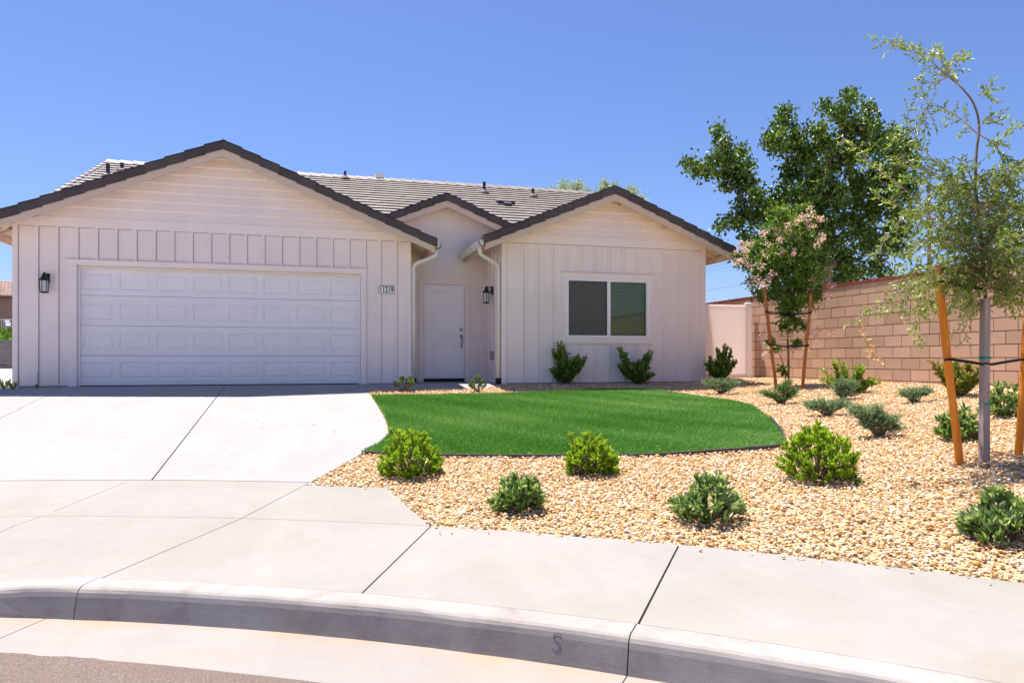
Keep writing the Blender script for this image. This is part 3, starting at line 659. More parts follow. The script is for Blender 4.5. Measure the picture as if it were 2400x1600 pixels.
m = MB(); lap(m, GA, GZA-0.14, Zb1, -0.9, 5.8, 0.0); m.build('gable_siding', M['wall'], house)
# garage door surround and door
m = MB(); m.box(-0.14, -0.026, -0.06, -0.002, 0.10, 2.21); m.box(4.882, -0.026, -0.06, 4.992, 0.10, 2.21); m.box(-0.1385, -0.023, 2.128, 4.99, 0.10, 2.2085)
m.box(-0.17, -0.045, 2.209, 5.015, 0.10, 2.226)
m.build('door_trim', M['trim'], house)
m = MB(); DY = 0.085
sec = [0.012+0.5325*i for i in range(5)]
gd = empty('garage_door', (2.44-2.434, DY, 0)); gd.parent = house
def gbuild(m, name, mat_): 
    o = m.build(name, mat_, None); o.parent = gd; o.data.transform(Matrix.Translation((-2.44, -DY, 0))); return o
cols = 8; cw = 4.88/cols
for i in range(4):
    m = MB(); z0, z1 = sec[i]+0.003, sec[i+1]-0.003
    # grid of faces with recessed, raised-centre panels
    xs = []
    px0 = 0.0
    for c in range(cols):
        cx = (c+0.5)*cw; hw = 0.262; xs.append((cx-hw, cx+hw))
    pz0, pz1 = z0+0.105, z1-0.115
    def F4(pp): m.face(pp)
    F4([(0.0, DY, z0), (4.88, DY, z0), (4.88, DY, pz0), (0.0, DY, pz0)]); F4([(0.0, DY, pz1), (4.88, DY, pz1), (4.88, DY, z1), (0.0, DY, z1)])
    prev = 0.0
    for (a, b) in xs:
        F4([(prev, DY, pz0), (a, DY, pz0), (a, DY, pz1), (prev, DY, pz1)]); prev = b
        lev = [(0, 0), (0.018, 0.022), (0.030, 0.022), (0.058, 0.004)]
        for k in range(3):
            (i0, d0), (i1, d1) = lev[k], lev[k+1]
            o0 = [(a+i0, DY+d0, pz0+i0), (b-i0, DY+d0, pz0+i0), (b-i0, DY+d0, pz1-i0), (a+i0, DY+d0, pz1-i0)]
            o1 = [(a+i1, DY+d1, pz0+i1), (b-i1, DY+d1, pz0+i1), (b-i1, DY+d1, pz1-i1), (a+i1, DY+d1, pz1-i1)]
            for e in range(4): F4([o0[e], o0[(e+1) % 4], o1[(e+1) % 4], o1[e]])
        F4(o1)
    F4([(prev, DY, pz0), (4.88, DY, pz0), (4.88, DY, pz1), (prev, DY, pz1)])
    F4([(0, DY, z0), (4.88, DY, z0), (4.88, DY+0.04, z0), (0, DY+0.04, z0)]); F4([(0, DY, z1), (4.88, DY, z1), (4.88, DY+0.04, z1), (0, DY+0.04, z1)])
    o = m.build('door_section', M['gdoor'], None, recalc=False); o.parent = gd; o.data.transform(Matrix.Translation((-2.44, -DY, 0)))
m = MB(); m.box(0, DY+0.042, 0.0, 4.88, DY+0.06, 2.14); gbuild(m, 'door_backing', M['pipe'])
m = MB(); m.box(0.0, DY-0.012, -0.03, 4.88, DY+0.03, 0.014); gbuild(m, 'bottom_seal', M['rubber'])
m = MB()                                            # wavy rubber lip under the header
k = 60
for i in range(k):
    a, b = 4.88*i/k, 4.88*(i+1)/k; f = lambda x: 2.075+0.012*math.sin(x*4.1)*math.sin(x*1.3+1); gq = lambda x: DY-0.035-0.012*math.sin(x*5.2+1)
    m.hexa([(a, gq(a), f(a)), (b, gq(b), f(b)), (b, gq(b)+0.01, f(b)), (a, gq(a)+0.01, f(a)), (a, gq(a)+0.01, 2.126), (b, gq(b)+0.01, 2.126), (b, gq(b)+0.02, 2.126), (a, gq(a)+0.02, 2.126)])
gbuild(m, 'weather_seal', M['seal'])
for a_, b_ in ((0.002, 0.035), (4.845, 4.878)):
    m = MB(); m.box(a_, DY-0.045, 0, b_, DY-0.006, 2.12); gbuild(m, 'side_seal', M['gdoor'])
# garage side walls
m = MB(); m.box(5.70, 0.1, -0.25, 5.82, 1.2, 2.9); m.box(-0.953, 0.1, -0.25, -0.85, 15, 2.9)
for y in np.arange(0.3, 1.2, 0.31): m.box(5.82, y-0.025, -0.03, 5.839, y+0.025, 2.86)
m.box(5.818, -0.0, -0.03, 5.852, 0.085, 2.86)
m.build('wall', M['wall'], house)
m = MB(); m.box(12.02-.12, -0.35, -0.25, 12.02, 15, 2.9); m.box(-0.95, 14.9, -0.25, 12.0, 15, 2.9); m.build('wall', M['wall'], house)
# wing front
wy = -0.473
w = MB(); w.box(7.6, wy, -0.25, 8.92, wy+0.12, Zb0); w.box(10.73, wy, -0.25, 12.02, wy+0.12, Zb0); w.box(8.92, wy, -0.25, 10.73, wy+0.12, 0.93); w.box(8.92, wy, 2.105, 10.73, wy+0.12, Zb0)
for k in range(13):
    x = 7.99+0.3085*k
    if x > 11.75: x = 11.69
    spans = [(0.02, Zb0)] if (x < 8.80 or x > 10.85) else [(0.02, 0.80), (2.225, Zb0)]
    for lo, hi in spans: w.box(x-0.0255, wy-0.019, lo, x+0.0255, wy+0.001, hi)
w.box(7.565, wy-0.022, -0.03, 7.665, wy+0.1, Zb0); w.box(11.94, wy-0.022, -0.03, 12.05, wy+0.1, Zb0)
w.build('wall', M['wall'], house)
jn = MB()  # wing shade lines: dark strips by battens, band and window trim
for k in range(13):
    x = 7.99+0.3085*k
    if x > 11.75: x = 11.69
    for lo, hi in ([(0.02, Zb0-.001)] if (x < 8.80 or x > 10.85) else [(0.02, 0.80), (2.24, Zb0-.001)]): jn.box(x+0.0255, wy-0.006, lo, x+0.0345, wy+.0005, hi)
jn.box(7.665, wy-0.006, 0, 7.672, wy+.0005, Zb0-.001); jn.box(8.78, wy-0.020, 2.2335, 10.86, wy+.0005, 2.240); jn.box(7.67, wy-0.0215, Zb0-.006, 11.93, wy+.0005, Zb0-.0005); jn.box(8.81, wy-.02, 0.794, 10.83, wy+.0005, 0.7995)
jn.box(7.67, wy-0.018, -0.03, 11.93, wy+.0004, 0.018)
jn.build('siding_shade_lines', M['shade_line_box'], house)
m = MB(); m.prism([(7.565, wy-0.024, Zb0), (12.05, wy-0.024, Zb0), (12.05, wy-0.024, gz(WA, WZA, 12.05)), (11.84, wy-0.024, Zb1), (7.80, wy-0.024, Zb1), (7.565, wy-0.024, gz(WA, WZA, 7.565))], (0, 0.12, 0)); m.build('belly_band', M['trim'], house)
m = MB(); lap(m, WA, WZA-0.14, Zb1, 7.6, 12.0, wy); m.build('gable_siding', M['wall'], house)
# wing side wall facing the entry
m = MB(); m.box(7.6, wy+0.1, -0.25, 7.7, 1.2, 2.95)
for y in np.arange(-0.19, 1.15, 0.31): m.box(7.581, y-0.025, -0.02, 7.601, y+0.025, 2.9)
m.box(7.566, wy-0.0, -0.03, 7.602, wy+0.085, 2.85)
m.build('wall', M['wall'], house)
# entry wall
m = MB(); m.prism([(5.8, 1.2, -0.25), (7.86, 1.2, -0.25), (7.86, 1.2, gz(EA, EZA, 7.86)), (EA, 1.2, EZA-0.14), (5.4, 1.2, gz(EA, EZA, 5.4)), (5.4, 1.2, 3.0), (5.8, 1.2, 3.0)], (0, 0.1, 0))
z = 0.02
while z < 3.7:
    h0 = (EZA-0.14-z-0.2)/SL; x0_, x1_ = max(5.82, EA-h0), min(7.6 if z < 2.9 else 7.86, EA+h0)
    segs = [(x0_, x1_)] if z > 2.0 else [(x0_, 6.18), (7.28, x1_)]
    for a, b in segs: m.hexa([(a, 1.193, z), (b, 1.193, z), (b, 1.201, z), (a, 1.201, z), (a, 1.199, z+0.2), (b, 1.199, z+0.2), (b, 1.201, z+0.2), (a, 1.201, z+0.2)])
    z += 0.2
m.build('wall', M['wall'], house)
part('cavity_shade', M['dark'], house, (4.9, 1.95, 2.4, 8.6, 2.0, 3.40))  # near-black sheet stands in for the shade inside the roof hollow
m = MB(); m.box(6.18, 1.165, -0.02, 6.283, 1.2, 2.19); m.box(7.165, 1.165, -0.02, 7.28, 1.2, 2.19); m.box(6.283, 1.167, 2.085, 7.165, 1.2, 2.188); m.build('door_trim', M['trim'], house)
fd = MB(); fx0, fx1, fz0, fz1, fy = 6.288, 7.160, 0.075, 2.082, 1.172
pans = [(6.47, 6.99, 1.00, 1.93), (6.47, 6.99, 0.33, 0.80)]
fd.face([(fx0, fy, fz0), (pans[0][0], fy, fz0), (pans[0][0], fy, fz1), (fx0, fy, fz1)]); fd.face([(pans[0][1], fy, fz0), (fx1, fy, fz0), (fx1, fy, fz1), (pans[0][1], fy, fz1)])
for za_, zb_ in ((fz0, 0.33), (0.80, 1.00), (1.93, fz1)): fd.face([(6.47, fy, za_), (6.99, fy, za_), (6.99, fy, zb_), (6.47, fy, zb_)])
for a, b, c_, d_ in pans:
    lev = [(0, 0), (0.015, 0.010), (0.035, 0.010), (0.06, 0.003)]
    for k in range(3):
        (i0, d0), (i1, d1) = lev[k], lev[k+1]
        o0 = [(a+i0, fy+d0, c_+i0), (b-i0, fy+d0, c_+i0), (b-i0, fy+d0, d_-i0), (a+i0, fy+d0, d_-i0)]; o1 = [(a+i1, fy+d1, c_+i1), (b-i1, fy+d1, c_+i1), (b-i1, fy+d1, d_-i1), (a+i1, fy+d1, d_-i1)]
        for e in range(4): fd.face([o0[e], o0[(e+1) % 4], o1[(e+1) % 4], o1[e]])
    fd.face(o1)
fdo = fd.build('front_door', M['fdoor'], house, recalc=False)
part('door_gap_shade', M['shade_line_box'], fdo, (6.281, 1.1685, 0.07, 6.2885, 1.2, 2.09), (7.1595, 1.1635, 0.07, 7.1675, 1.2, 2.09), (6.2885, 1.1635, 2.0805, 7.1595, 1.2, 2.0885))  # dark strips paint the shaded gap round the door
part('threshold', M['rubber'], fdo, (6.285, 1.12, -0.01, 7.163, 1.199, 0.072))
m = MB(); m.lathe([(0.034, 0), (0.034, 0.012), (0.024, 0.022), (0.001, 0.024)], (0, 0, 0), 16); o = m.build('deadbolt', M['nickel'], fdo)
o.data.transform(Matrix.Translation((7.095-2.434, fy, 1.12)) @ Matrix.Rotation(math.pi/2, 4, 'X') @ Matrix.Translation((2.434, 0, 0)))
m = MB(); m.lathe([(0.030, 0), (0.034, 0.010), (0.02, 0.020), (0.001, 0.022)], (0, 0, 0), 16)
o = m.build('handle', M['nickel'], None); o.data.transform(Matrix.Translation((7.095, fy, 0.985)) @ Matrix.Rotation(math.pi/2, 4, 'X'))
m2 = MB(); m2.tube([(7.095, fy-0.02, 0.985), (7.10, fy-0.055, 0.95), (7.103, fy-0.075, 0.89), (7.10, fy-0.07, 0.82), (7.098, fy-0.04, 0.765), (7.098, fy-0.008, 0.75)], [.014, .016, .017, .013, .014, .012], 8)
m2.lathe([(0.02, -0.02), (0.02, 0.02)], (7.098, fy-0.008, 0.75), 10)
o2 = m2.build('handle', M['nickel'], None); bm = bmesh.new(); bm.from_mesh(o.data); bm.from_mesh(o2.data); bm.to_mesh(o.data); bm.free(); bpy.data.objects.remove(o2)
o.parent = fdo; o.data.transform(Matrix.Translation((-2.434, 0, 0)))
m = MB(); m.lathe([(0.009, 0), (0.009, 0.006)], (0, 0, 0), 10); o = m.build('peephole', M['black'], fdo); o.data.transform(Matrix.Translation((6.70-2.434, fy, 1.62)) @ Matrix.Rotation(math.pi/2, 4, 'X') @ Matrix.Translation((2.434, 0, 0)))
part('outlet_box', M['shade_line_box'], house, (7.53, 0.20, 0.47, 7.6, 0.31, 0.65), (7.522, 0.212, 0.49, 7.53, 0.298, 0.63))
# window
win = empty('window', (9.826-2.434, wy, 0)); win.parent = house
def wb(name, mat_, *boxes, sm=None):
    m = sm or MB()
    for b in boxes: m.box(*b)
    o = m.build(name, mat_, None); o.parent = win; o.data.transform(Matrix.Translation((-9.826, -wy, 0))); return o
wb('window_trim', M['trim'], (8.81, wy-0.026, 0.80, 8.916, wy+0.02, 2.22), (10.736, wy-0.026, 0.80, 10.83, wy+0.02, 2.22), (8.916, wy-0.024, 0.80, 10.736, wy+0.02, 0.927), (8.916, wy-0.024, 2.108, 10.736, wy+0.02, 2.2185), (8.78, wy-0.045, 2.2195, 10.86, wy+0.02, 2.233))
wb('frame', M['frame'], (8.917, wy-0.032, 0.928, 8.957, wy+0.06, 2.107), (10.695, wy-0.032, 0.928, 10.735, wy+0.06, 2.107), (8.957, wy-0.031, 0.928, 10.695, wy+0.06, 0.968), (8.957, wy-0.031, 2.067, 10.695, wy+0.06, 2.107), (9.795, wy-0.028, 0.968, 9.857, wy+0.06, 2.067), (9.857, wy-0.01, 0.968, 9.875, wy+0.06, 2.067), (10.677, wy-0.01, 0.968, 10.695, wy+0.06, 2.067))
wb('pane', M['glass'], (8.957, wy+0.02, 0.968, 9.795, wy+0.024, 2.067), (9.875, wy+0.01, 0.968, 10.677, wy+0.014, 2.067))
wb('insect_screen', M['screen'], (8.975, wy-0.006, 0.985, 9.785, wy-0.003, 2.05))
wb('screen_frame', M['pipe'], (8.959, wy-0.012, 0.97, 8.975, wy, 2.065), (9.779, wy-0.012, 0.97, 9.794, wy, 2.065), (8.975, wy-0.012, 0.97, 9.779, wy, 0.985), (8.975, wy-0.012, 2.05, 9.779, wy, 2.065))
m = MB(); z = 0.99
while z < 2.05:
    for a, b in ((8.97, 9.80), (9.86, 10.69)):
        m.hexa([(a, wy+0.085, z), (b, wy+0.085, z), (b, wy+0.12, z+0.030), (a, wy+0.12, z+0.030), (a, wy+0.085, z+0.003), (b, wy+0.085, z+0.003), (b, wy+0.12, z+0.033), (a, wy+0.12, z+0.033)])
    z += 0.0435
wb('blinds', M['blind'], sm=m)
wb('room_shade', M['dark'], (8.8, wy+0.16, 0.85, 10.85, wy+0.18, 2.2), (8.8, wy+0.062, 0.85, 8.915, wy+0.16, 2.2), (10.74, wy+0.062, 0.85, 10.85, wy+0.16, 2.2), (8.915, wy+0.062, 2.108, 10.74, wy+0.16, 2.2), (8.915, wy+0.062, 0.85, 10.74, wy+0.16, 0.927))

# gutters and downspouts
def gutter(x, s, ya, yb, z):
    m = MB(); pr = [(0, 0), (0, -0.115), (0.07, -0.125), (0.105, -0.085), (0.118, -0.035), (0.125, -0.008), (0.112, 0.0), (0.104, -0.035), (0.088, -0.075), (0.06, -0.11), (0.010, -0.10), (0.010, 0)]
    m.prism([(x+s*a, ya, z+b) for a, b in pr], (0, yb-ya, 0))
    for y in (ya, yb-0.006): m.prism([(x+s*a, y, z+b) for a, b in pr[:7]], (0, 0.006, 0))
    return m.build('gutter', M['gutter'], house)
def dspout(pts, name='downspout'):
    m = MB()
    pts = [Vector(p) for p in pts]
    # rounded corners
    out = [pts[0]]
    for i in range(1, len(pts)-1):
        a, b, c = pts[i-1], pts[i], pts[i+1]; ra = min(0.09, (b-a).length*0.45, (c-b).length*0.45)
        p, q = b+(a-b).normalized()*ra, b+(c-b).normalized()*ra
        for t in (0, .25, .5, .75, 1): out.append(p.lerp(b, t).lerp(b.lerp(q, t), t))
    out.append(pts[-1]); m.tube(out, 0.038, 12)
    return m.build(name, M['gutter'], house, smooth=True)
gutter(6.275, 1, -0.36, 1.15, 2.735)
gutter(7.135, -1, WY+0.04, 1.15, 2.75)
dspout([(6.315, -0.26, 2.64), (6.315, -0.26, 2.50), (5.905, -0.01, 2.34), (5.905, -0.01, 0.10)])
dspout([(7.07, -0.72, 2.65), (7.07, -0.72, 2.50), (7.515, -0.43, 2.33), (7.515, -0.43, 0.10)])
for x, y in ((5.905, -0.01), (7.515, -0.43)):
    m = MB(); m.box(x-0.048, y-0.048, -0.03, x+0.048, y+0.048, 0.11); m.build('drain_adapter', M['rubber'], house)
    for zz in (1.25, 2.05): m = MB(); m.box(x-0.045, y-0.043, zz, x+0.045, y+0.043, zz+0.03); m.build('pipe_strap', M['gutter'], house)

# ---- wall lanterns
def lantern(c, nrm, label):
    """c: point on the wall at the top of the lamp; nrm: direction out of the wall"""
    c = Vector(c); n_ = Vector(nrm); side = n_.cross(Vector((0, 0, 1)))
    root = empty('wall_lantern', c, label, 'wall lamp', 'black lanterns on the house walls'); bc = c+n_*0.125
    m = MB(); m.bar(c-n_*0.0+Vector((0, 0, -0.03)), c+n_*0.018+Vector((0, 0, -0.03)), 0.10, 0.0) if False else None
    def wbx(a0, a1, s0, s1, z0, z1):
        m.hexa([c+n_*a+side*s+Vector((0, 0, z)) for a, s, z in ((a0, s0, z0), (a1, s0, z0), (a1, s1, z0), (a0, s1, z0), (a0, s0, z1), (a1, s0, z1), (a1, s1, z1), (a0, s1, z1))])
    wbx(0.001, 0.02, -0.05, 0.05, -0.17, 0.0); m.build('backplate', M['black'], root)
    m = MB(); m.tube([c+n_*0.02+Vector((0, 0, -0.02)), c+n_*0.075+Vector((0, 0, -0.015)), bc+Vector((0, 0, -0.005))], 0.011, 8); m.tube([c+n_*0.02+Vector((0, 0, -0.12)), c+n_*0.05+Vector((0, 0, -0.075)), c+n_*0.09+Vector((0, 0, -0.035))], 0.007, 6)
    m.build('arm', M['black'], root)
    m = MB(); m.lathe([(0.008, 0.012), (0.016, 0.004), (0.012, -0.006), (0.030, -0.018), (0.038, -0.040), (0.044, -0.065), (0.060, -0.092), (0.086, -0.112), (0.092, -0.120), (0.080, -0.128)], bc, 6, 0.26); m.build('roof', M['black'], root)
    m = MB()
    for k in range(6):
        a = 0.26+k*math.pi/3; t0 = bc+Vector((math.cos(a)*0.071, math.sin(a)*0.071, -0.125)); t1 = bc+Vector((math.cos(a)*0.060, math.sin(a)*0.060, -0.335)); m.bar(t0, t1, 0.0095)
    m.lathe([(0.078, -0.122), (0.078, -0.136), (0.066, -0.136)], bc, 6, 0.26); m.lathe([(0.058, -0.325), (0.066, -0.330), (0.066, -0.345), (0.03, -0.352)], bc, 6, 0.26)
    m.build('cage', M['black'], root)
    m = MB(); m.lathe([(0.060, -0.135), (0.052, -0.328)], bc, 6, 0.26); m.build('glass', M['frost'], root)
    return root
lantern((-0.47, -0.001, 1.965), (0, -1, 0), 'black hexagonal lantern left of the garage door')
lantern((7.58, 0.33, 1.985), (-1, 0, 0), 'black hexagonal lantern right of the front door')
# ---- house number
sg = empty('house_number_sign', (5.37, -0.022, 1.83), 'white plate with black border reading 11219 right of the garage door', 'sign')
part('plate', M['frame'], sg, (5.225, -0.030, 1.762, 5.515, -0.0205, 1.898))
part('border', M['rubber'], sg, (5.221, -0.032, 1.894, 5.519, -0.0204, 1.902), (5.221, -0.032, 1.758, 5.519, -0.0204, 1.766), (5.221, -0.0318, 1.766, 5.229, -0.0204, 1.894), (5.511, -0.0318, 1.766, 5.519, -0.0204, 1.894))
cu = bpy.data.curves.new('num', 'FONT'); cu.body = '11219'; cu.size = 0.150; cu.extrude = 0.001; cu.align_x = 'CENTER'; cu.align_y = 'CENTER'; cu.offset = 0.0020; cu.space_character = 1.0
to = bpy.data.objects.new('tmp', cu); COL.objects.link(to); bpy.context.view_layer.update()
me = bpy.data.meshes.new_from_object(to.evaluated_get(bpy.context.evaluated_depsgraph_get())); bpy.data.objects.remove(to)
me.name = 'digits'; me.materials.clear(); me.materials.append(M['rubber']); me.transform(Matrix.Translation((0, -0.011, 0.0)) @ Matrix.Rotation(math.pi/2, 4, 'X') @ Matrix.Scale(0.72, 4, (1, 0, 0)))
o = bpy.data.objects.new('digits', me); COL.objects.link(o); o.parent = sg

# ------------------------------------------------------------------ block wall on the right, vinyl fence
XW, YW0 = 14.0887, 0.7738
bw = empty('block_wall', (XW, -4, 0), 'tan concrete block garden wall with a red brick cap', 'wall')
m = MB(); mo = MB()
for rrow in range(-1, 10):                 # row n spans zt0-.2032*n down
    ztp = 1.7194-0.2032*rrow; off = 0.2032 if rrow % 2 else 0
    y = YW0+0.4064*20+off
    while y > -16:
        m.box(XW+random.uniform(-0.0015, 0.0015), y-0.4064+0.0065, ztp-0.2032+0.0065, XW+0.19, y-0.0065, ztp-0.0065, random.random()); y -= 0.4064
mo.box(XW+0.010, -16, -0.35, XW+0.184, YW0+8.2, 1.7194+0.2032-0.001)
m.build('blocks', M['block'], bw); mo.build('mortar', M['mortar'], bw)
m = MB(); y = YW0+8.2
while y > -16:
    m.box(XW-0.012, y-0.088, 1.924, XW+0.20, y, 1.982+random.uniform(-.002, .002), random.random()); y -= 0.098
cp = m.build('brick_cap', M['brick'], bw)
m = MB(); m.box(XW-0.004, -16, 1.9235, XW+0.19, YW0+8.2, 1.972); m.build('cap_mortar', M['block'], bw)
vf = empty('vinyl_fence', (13, 0.85, 0), 'smooth white vinyl fence panel between the house and the block wall', 'fence')
m = MB(); m.box(12.07, 0.84, 0.02, 13.90, 0.875, 1.73); m.box(12.07, 0.83, 1.72, 13.90, 0.885, 1.765); m.box(12.07, 0.83, 0.03, 13.90, 0.885, 0.13); m.build('panel', M['vinyl'], vf)
m = MB(); m.box(13.90, 0.80, -0.1, 14.03, 0.93, 1.795); m.lathe([(0.1, 0), (0.1, 0.012), (0.06, 0.03), (0.005, 0.045)], (13.965, 0.865, 1.795), 4, math.pi/4); m.build('post', M['vinyl'], vf)

# ------------------------------------------------------------------ plants
def nrm(a): return a/np.maximum(np.linalg.norm(a, axis=-1, keepdims=True), 1e-9)
def leaves(name, Pn, D, Ln, Wd, mat_, tone, parent=None, cup=0.25, up=None):
    """Pn base points, D direction, Ln length, Wd width: six-cornered folded leaves"""
    n = len(Pn); D = nrm(D); u = rng.normal(0, 1, (n, 3)) if up is None else up+rng.normal(0, 0.35, (n, 3))
    Sd = nrm(np.cross(D, u)); Nn = nrm(np.cross(Sd, D)); L_ = Ln[:, None]; W_ = Wd[:, None]/2
    lift = Nn*W_*cup*2
    b = Pn; t = Pn+D*L_-Nn*L_*0.12
    r1 = Pn+D*L_*0.35+Sd*W_+lift; r2 = Pn+D*L_*0.72+Sd*W_*0.72+lift*0.6
    l1 = Pn+D*L_*0.35-Sd*W_+lift; l2 = Pn+D*L_*0.72-Sd*W_*0.72+lift*0.6
    V = np.stack([b, r1, r2, t, l2, l1], 1).reshape(-1, 3)
    F = np.concatenate([np.arange(n)[:, None]*6+np.array([0, 1, 2, 3]), np.arange(n)[:, None]*6+np.array([0, 3, 4, 5])])
    return npmesh(name, V, F, mat_, parent, tone=np.repeat(np.clip(tone, 0, 1), 6))
def curve(a, b, bend, k=5):
    a, b = np.array(a, float), np.array(b, float); t = np.linspace(0, 1, k)[:, None]
    return a+(b-a)*t+np.array(bend)*(4*t*(1-t))*0.5
def shrub(u, v, wpx, hpx, kind, label, name, group, seed, extra=None, cat='shrub'):
    """u, v: foot of the plant; wpx, hpx: its spread and height in the survey picture"""
    global rng
    keep = rng; rng = np.random.default_rng(seed)
    p = gp(u, v); d = dep(p); s = d/FPX; W, H = wpx*s, hpx*s; p[2] = zt(p[0], p[1])
    root = empty(name, p, label, cat, group); c = np.array(p)
    stems = MB(); Ps, Ds, Ls, Ws, Ts = [], [], [], [], []
    def rosette(tip, ax, cnt, L0, W0, t0, spread=0.9, jit=0.15):
        ax = ax/np.linalg.norm(ax); a = rng.uniform(0, 2*np.pi, cnt); o = np.array([0.3, 0.5, 0.8]); x = np.cross(ax, o); x /= np.linalg.norm(x); y = np.cross(ax, x)
        sp = rng.uniform(0.25, spread, cnt); dd = ax+ (np.cos(a)*sp)[:, None]*x+(np.sin(a)*sp)[:, None]*y
        Ps.append(tip-ax*rng.uniform(0, L0*0.7, cnt)[:, None]); Ds.append(dd); Ls.append(L0*rng.uniform(0.7, 1.15, cnt)); Ws.append(W0*rng.uniform(0.8, 1.15, cnt)); Ts.append(t0+rng.normal(0, jit, cnt))
    def along(path, step, L0, W0, t0, spread=1.0, start=0.2, tipb=0.25):
        path = np.array(path); seg = np.linalg.norm(np.diff(path, axis=0), axis=1); cum = np.r_[0, np.cumsum(seg)]; tot = cum[-1]
        n = max(2, int(tot*(1-start)/step)); q = np.linspace(start, 1, n)*tot
        pts = np.stack([np.interp(q, cum, path[:, i]) for i in range(3)], 1)
        dr = nrm(np.stack([np.interp(np.minimum(q+0.01, tot), cum, path[:, i])-np.interp(np.maximum(q-0.01, 0), cum, path[:, i]) for i in range(3)], 1))
        side = nrm(np.cross(dr, rng.normal(0, 1, (n, 3))))
        Ps.append(pts); Ds.append(dr*0.75+side*spread+np.array([0, 0, 0.15])); Ls.append(L0*rng.uniform(0.65, 1.15, n)); Ws.append(W0*rng.uniform(0.75, 1.15, n)); Ts.append(t0+rng.normal(0, 0.16, n)+tipb*(q/tot-0.5))
    mt = {}
    if kind == 'pitto':
        lobes = [(rng.uniform(-.32, .32)*W, rng.uniform(-.3, .3)*W, H*rng.uniform(.55, 1.0)) for _ in range(9)]
        n = int(200*max(1, W/0.55))
        for i in range(n):
            a = rng.uniform(0, 2*np.pi); el = math.acos(rng.uniform(-0.30, 1)); k = rng.uniform(0.72, 1.06)*(1+0.07*math.sin(a*3+seed)*math.sin(el*2+seed))
            tip = c+np.array([math.cos(a)*math.sin(el)*W/2*k, math.sin(a)*math.sin(el)*W/2*k, H*0.20+math.cos(el)*H*(0.74 if el < 1.57 else 0.5)*k])
            if i < 18: tip = c+np.array([lobes[i % 9][0], lobes[i % 9][1], lobes[i % 9][2]*1.08])
            base = c+np.array([math.cos(a)*0.04, math.sin(a)*0.04, 0.0]); mid = (base+tip)/2+np.array([math.cos(a)*W*.06, math.sin(a)*W*.06, -H*.05])
            if i % 2 == 0: stems.tube([base, mid, tip], [.006, .004, .002], 4, cap=False)
            ax = nrm(tip-(c+np.array([0, 0, H*.1])))+np.array([0, 0, .45]); hgt = (tip[2]-c[2])/H
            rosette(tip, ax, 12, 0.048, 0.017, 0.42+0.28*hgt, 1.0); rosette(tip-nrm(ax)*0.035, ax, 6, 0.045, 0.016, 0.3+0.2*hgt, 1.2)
        lm = M['lf_pitto']
    elif kind == 'mock':
        n = int(92*max(1, W/0.5))
        for i in range(n):
            a = rng.uniform(0, 2*np.pi); el = math.acos(rng.uniform(0.0, 1)); k = rng.uniform(0.62, 1.05)
            tip = c+np.array([math.cos(a)*math.sin(el)*W/2*k, math.sin(a)*math.sin(el)*W/2*k, H*0.12+math.cos(el)*H*0.86*k*rng.uniform(.72, 1.12)])
            base = c+np.array([math.cos(a)*0.04, math.sin(a)*0.04, 0.0])
            if i % 2 == 0: stems.tube([base, (base+tip)/2, tip], [.006, .004, .002], 4, cap=False)
            ax = nrm(tip-c)*0.8+np.array([0, 0, .6])
            rosette(tip, ax, 9, 0.070, 0.026, 0.45+0.25*rng.random(), 1.3, 0.24); rosette(tip-nrm(ax)*0.03, ax, 5, 0.064, 0.024, 0.35, 1.5, 0.22)
        lm = M['lf_mock']
    elif kind in ('privet', 'yprivet', 'photinia'):
        tips = extra
        for (tx, tz, cl) in tips:          # offsets of the shoot tips in survey pixels, clump width
            for j in range(4 if kind == 'privet' else 3):
                e = c+RV*(tx*s+rng.normal(0, cl*s*.40))+np.array([0, 0, tz*s*rng.uniform(.82, 1.0)])+FV*rng.normal(0, W*.18)
                base = c+RV*rng.normal(0, .02)+FV*rng.normal(0, .02); path = curve(base, e, RV*rng.normal(0, .05)+np.array([0, 0, -.03]))
                stems.tube(path, [.007, .006, .005, .004, .002], 5, cap=False)
                L0, W0 = {'privet': (.055, .027), 'yprivet': (.062, .021), 'photinia': (.07, .022)}[kind]
                along(path, .0068, L0*1.1, W0*1.15, 0.52, 1.0, 0.30 if kind == 'privet' else .2, 0.5)
                for q in range(5):
                    t = rng.uniform(.4, 1); b0 = path[int(t*4)]; e2 = b0+RV*rng.normal(0, cl*s*.45)+FV*rng.normal(0, cl*s*.4)+np.array([0, 0, rng.uniform(.02, .10)])
                    if np.linalg.norm(e2-b0) > .02: along(curve(b0, e2, (0, 0, 0), 3), .008, L0, W0, .42, 1.0, 0.0, .5)
        lm = M['lf_'+kind]
    elif kind in ('juniper', 'jgreen'):
        tips = extra
        for (tx, tz, cl) in tips:
            for j in range(7):
                e = c+RV*(tx*s+rng.normal(0, cl*s*.30))+np.array([0, 0, max(tz*s+rng.normal(0, cl*s*.20), 0.015)])+FV*rng.normal(0, cl*s*.5)
                path = curve(c+RV*rng.normal(0, .02), e, np.array([0, 0, rng.uniform(.0, .06)])); stems.tube(path, [.007, .005, .004, .003, .002], 4, cap=False)
                for q in range(20):
                    t = rng.uniform(.52, 1.0); i0 = min(3, int(t*4)); b0 = path[i0]+(path[i0+1]-path[i0])*(t*4-i0)
                    e2 = b0+rng.normal(0, 1, 3)*np.array([.045, .045, .026])+np.array([0, 0, .015])+(path[4]-path[3])*.4
                    along(curve(b0, e2, (0, 0, 0), 3), .0045, .017, .0052, .45, .9, 0.0, .5)
        lm = M['lf_'+kind]
    elif kind == 'curly':
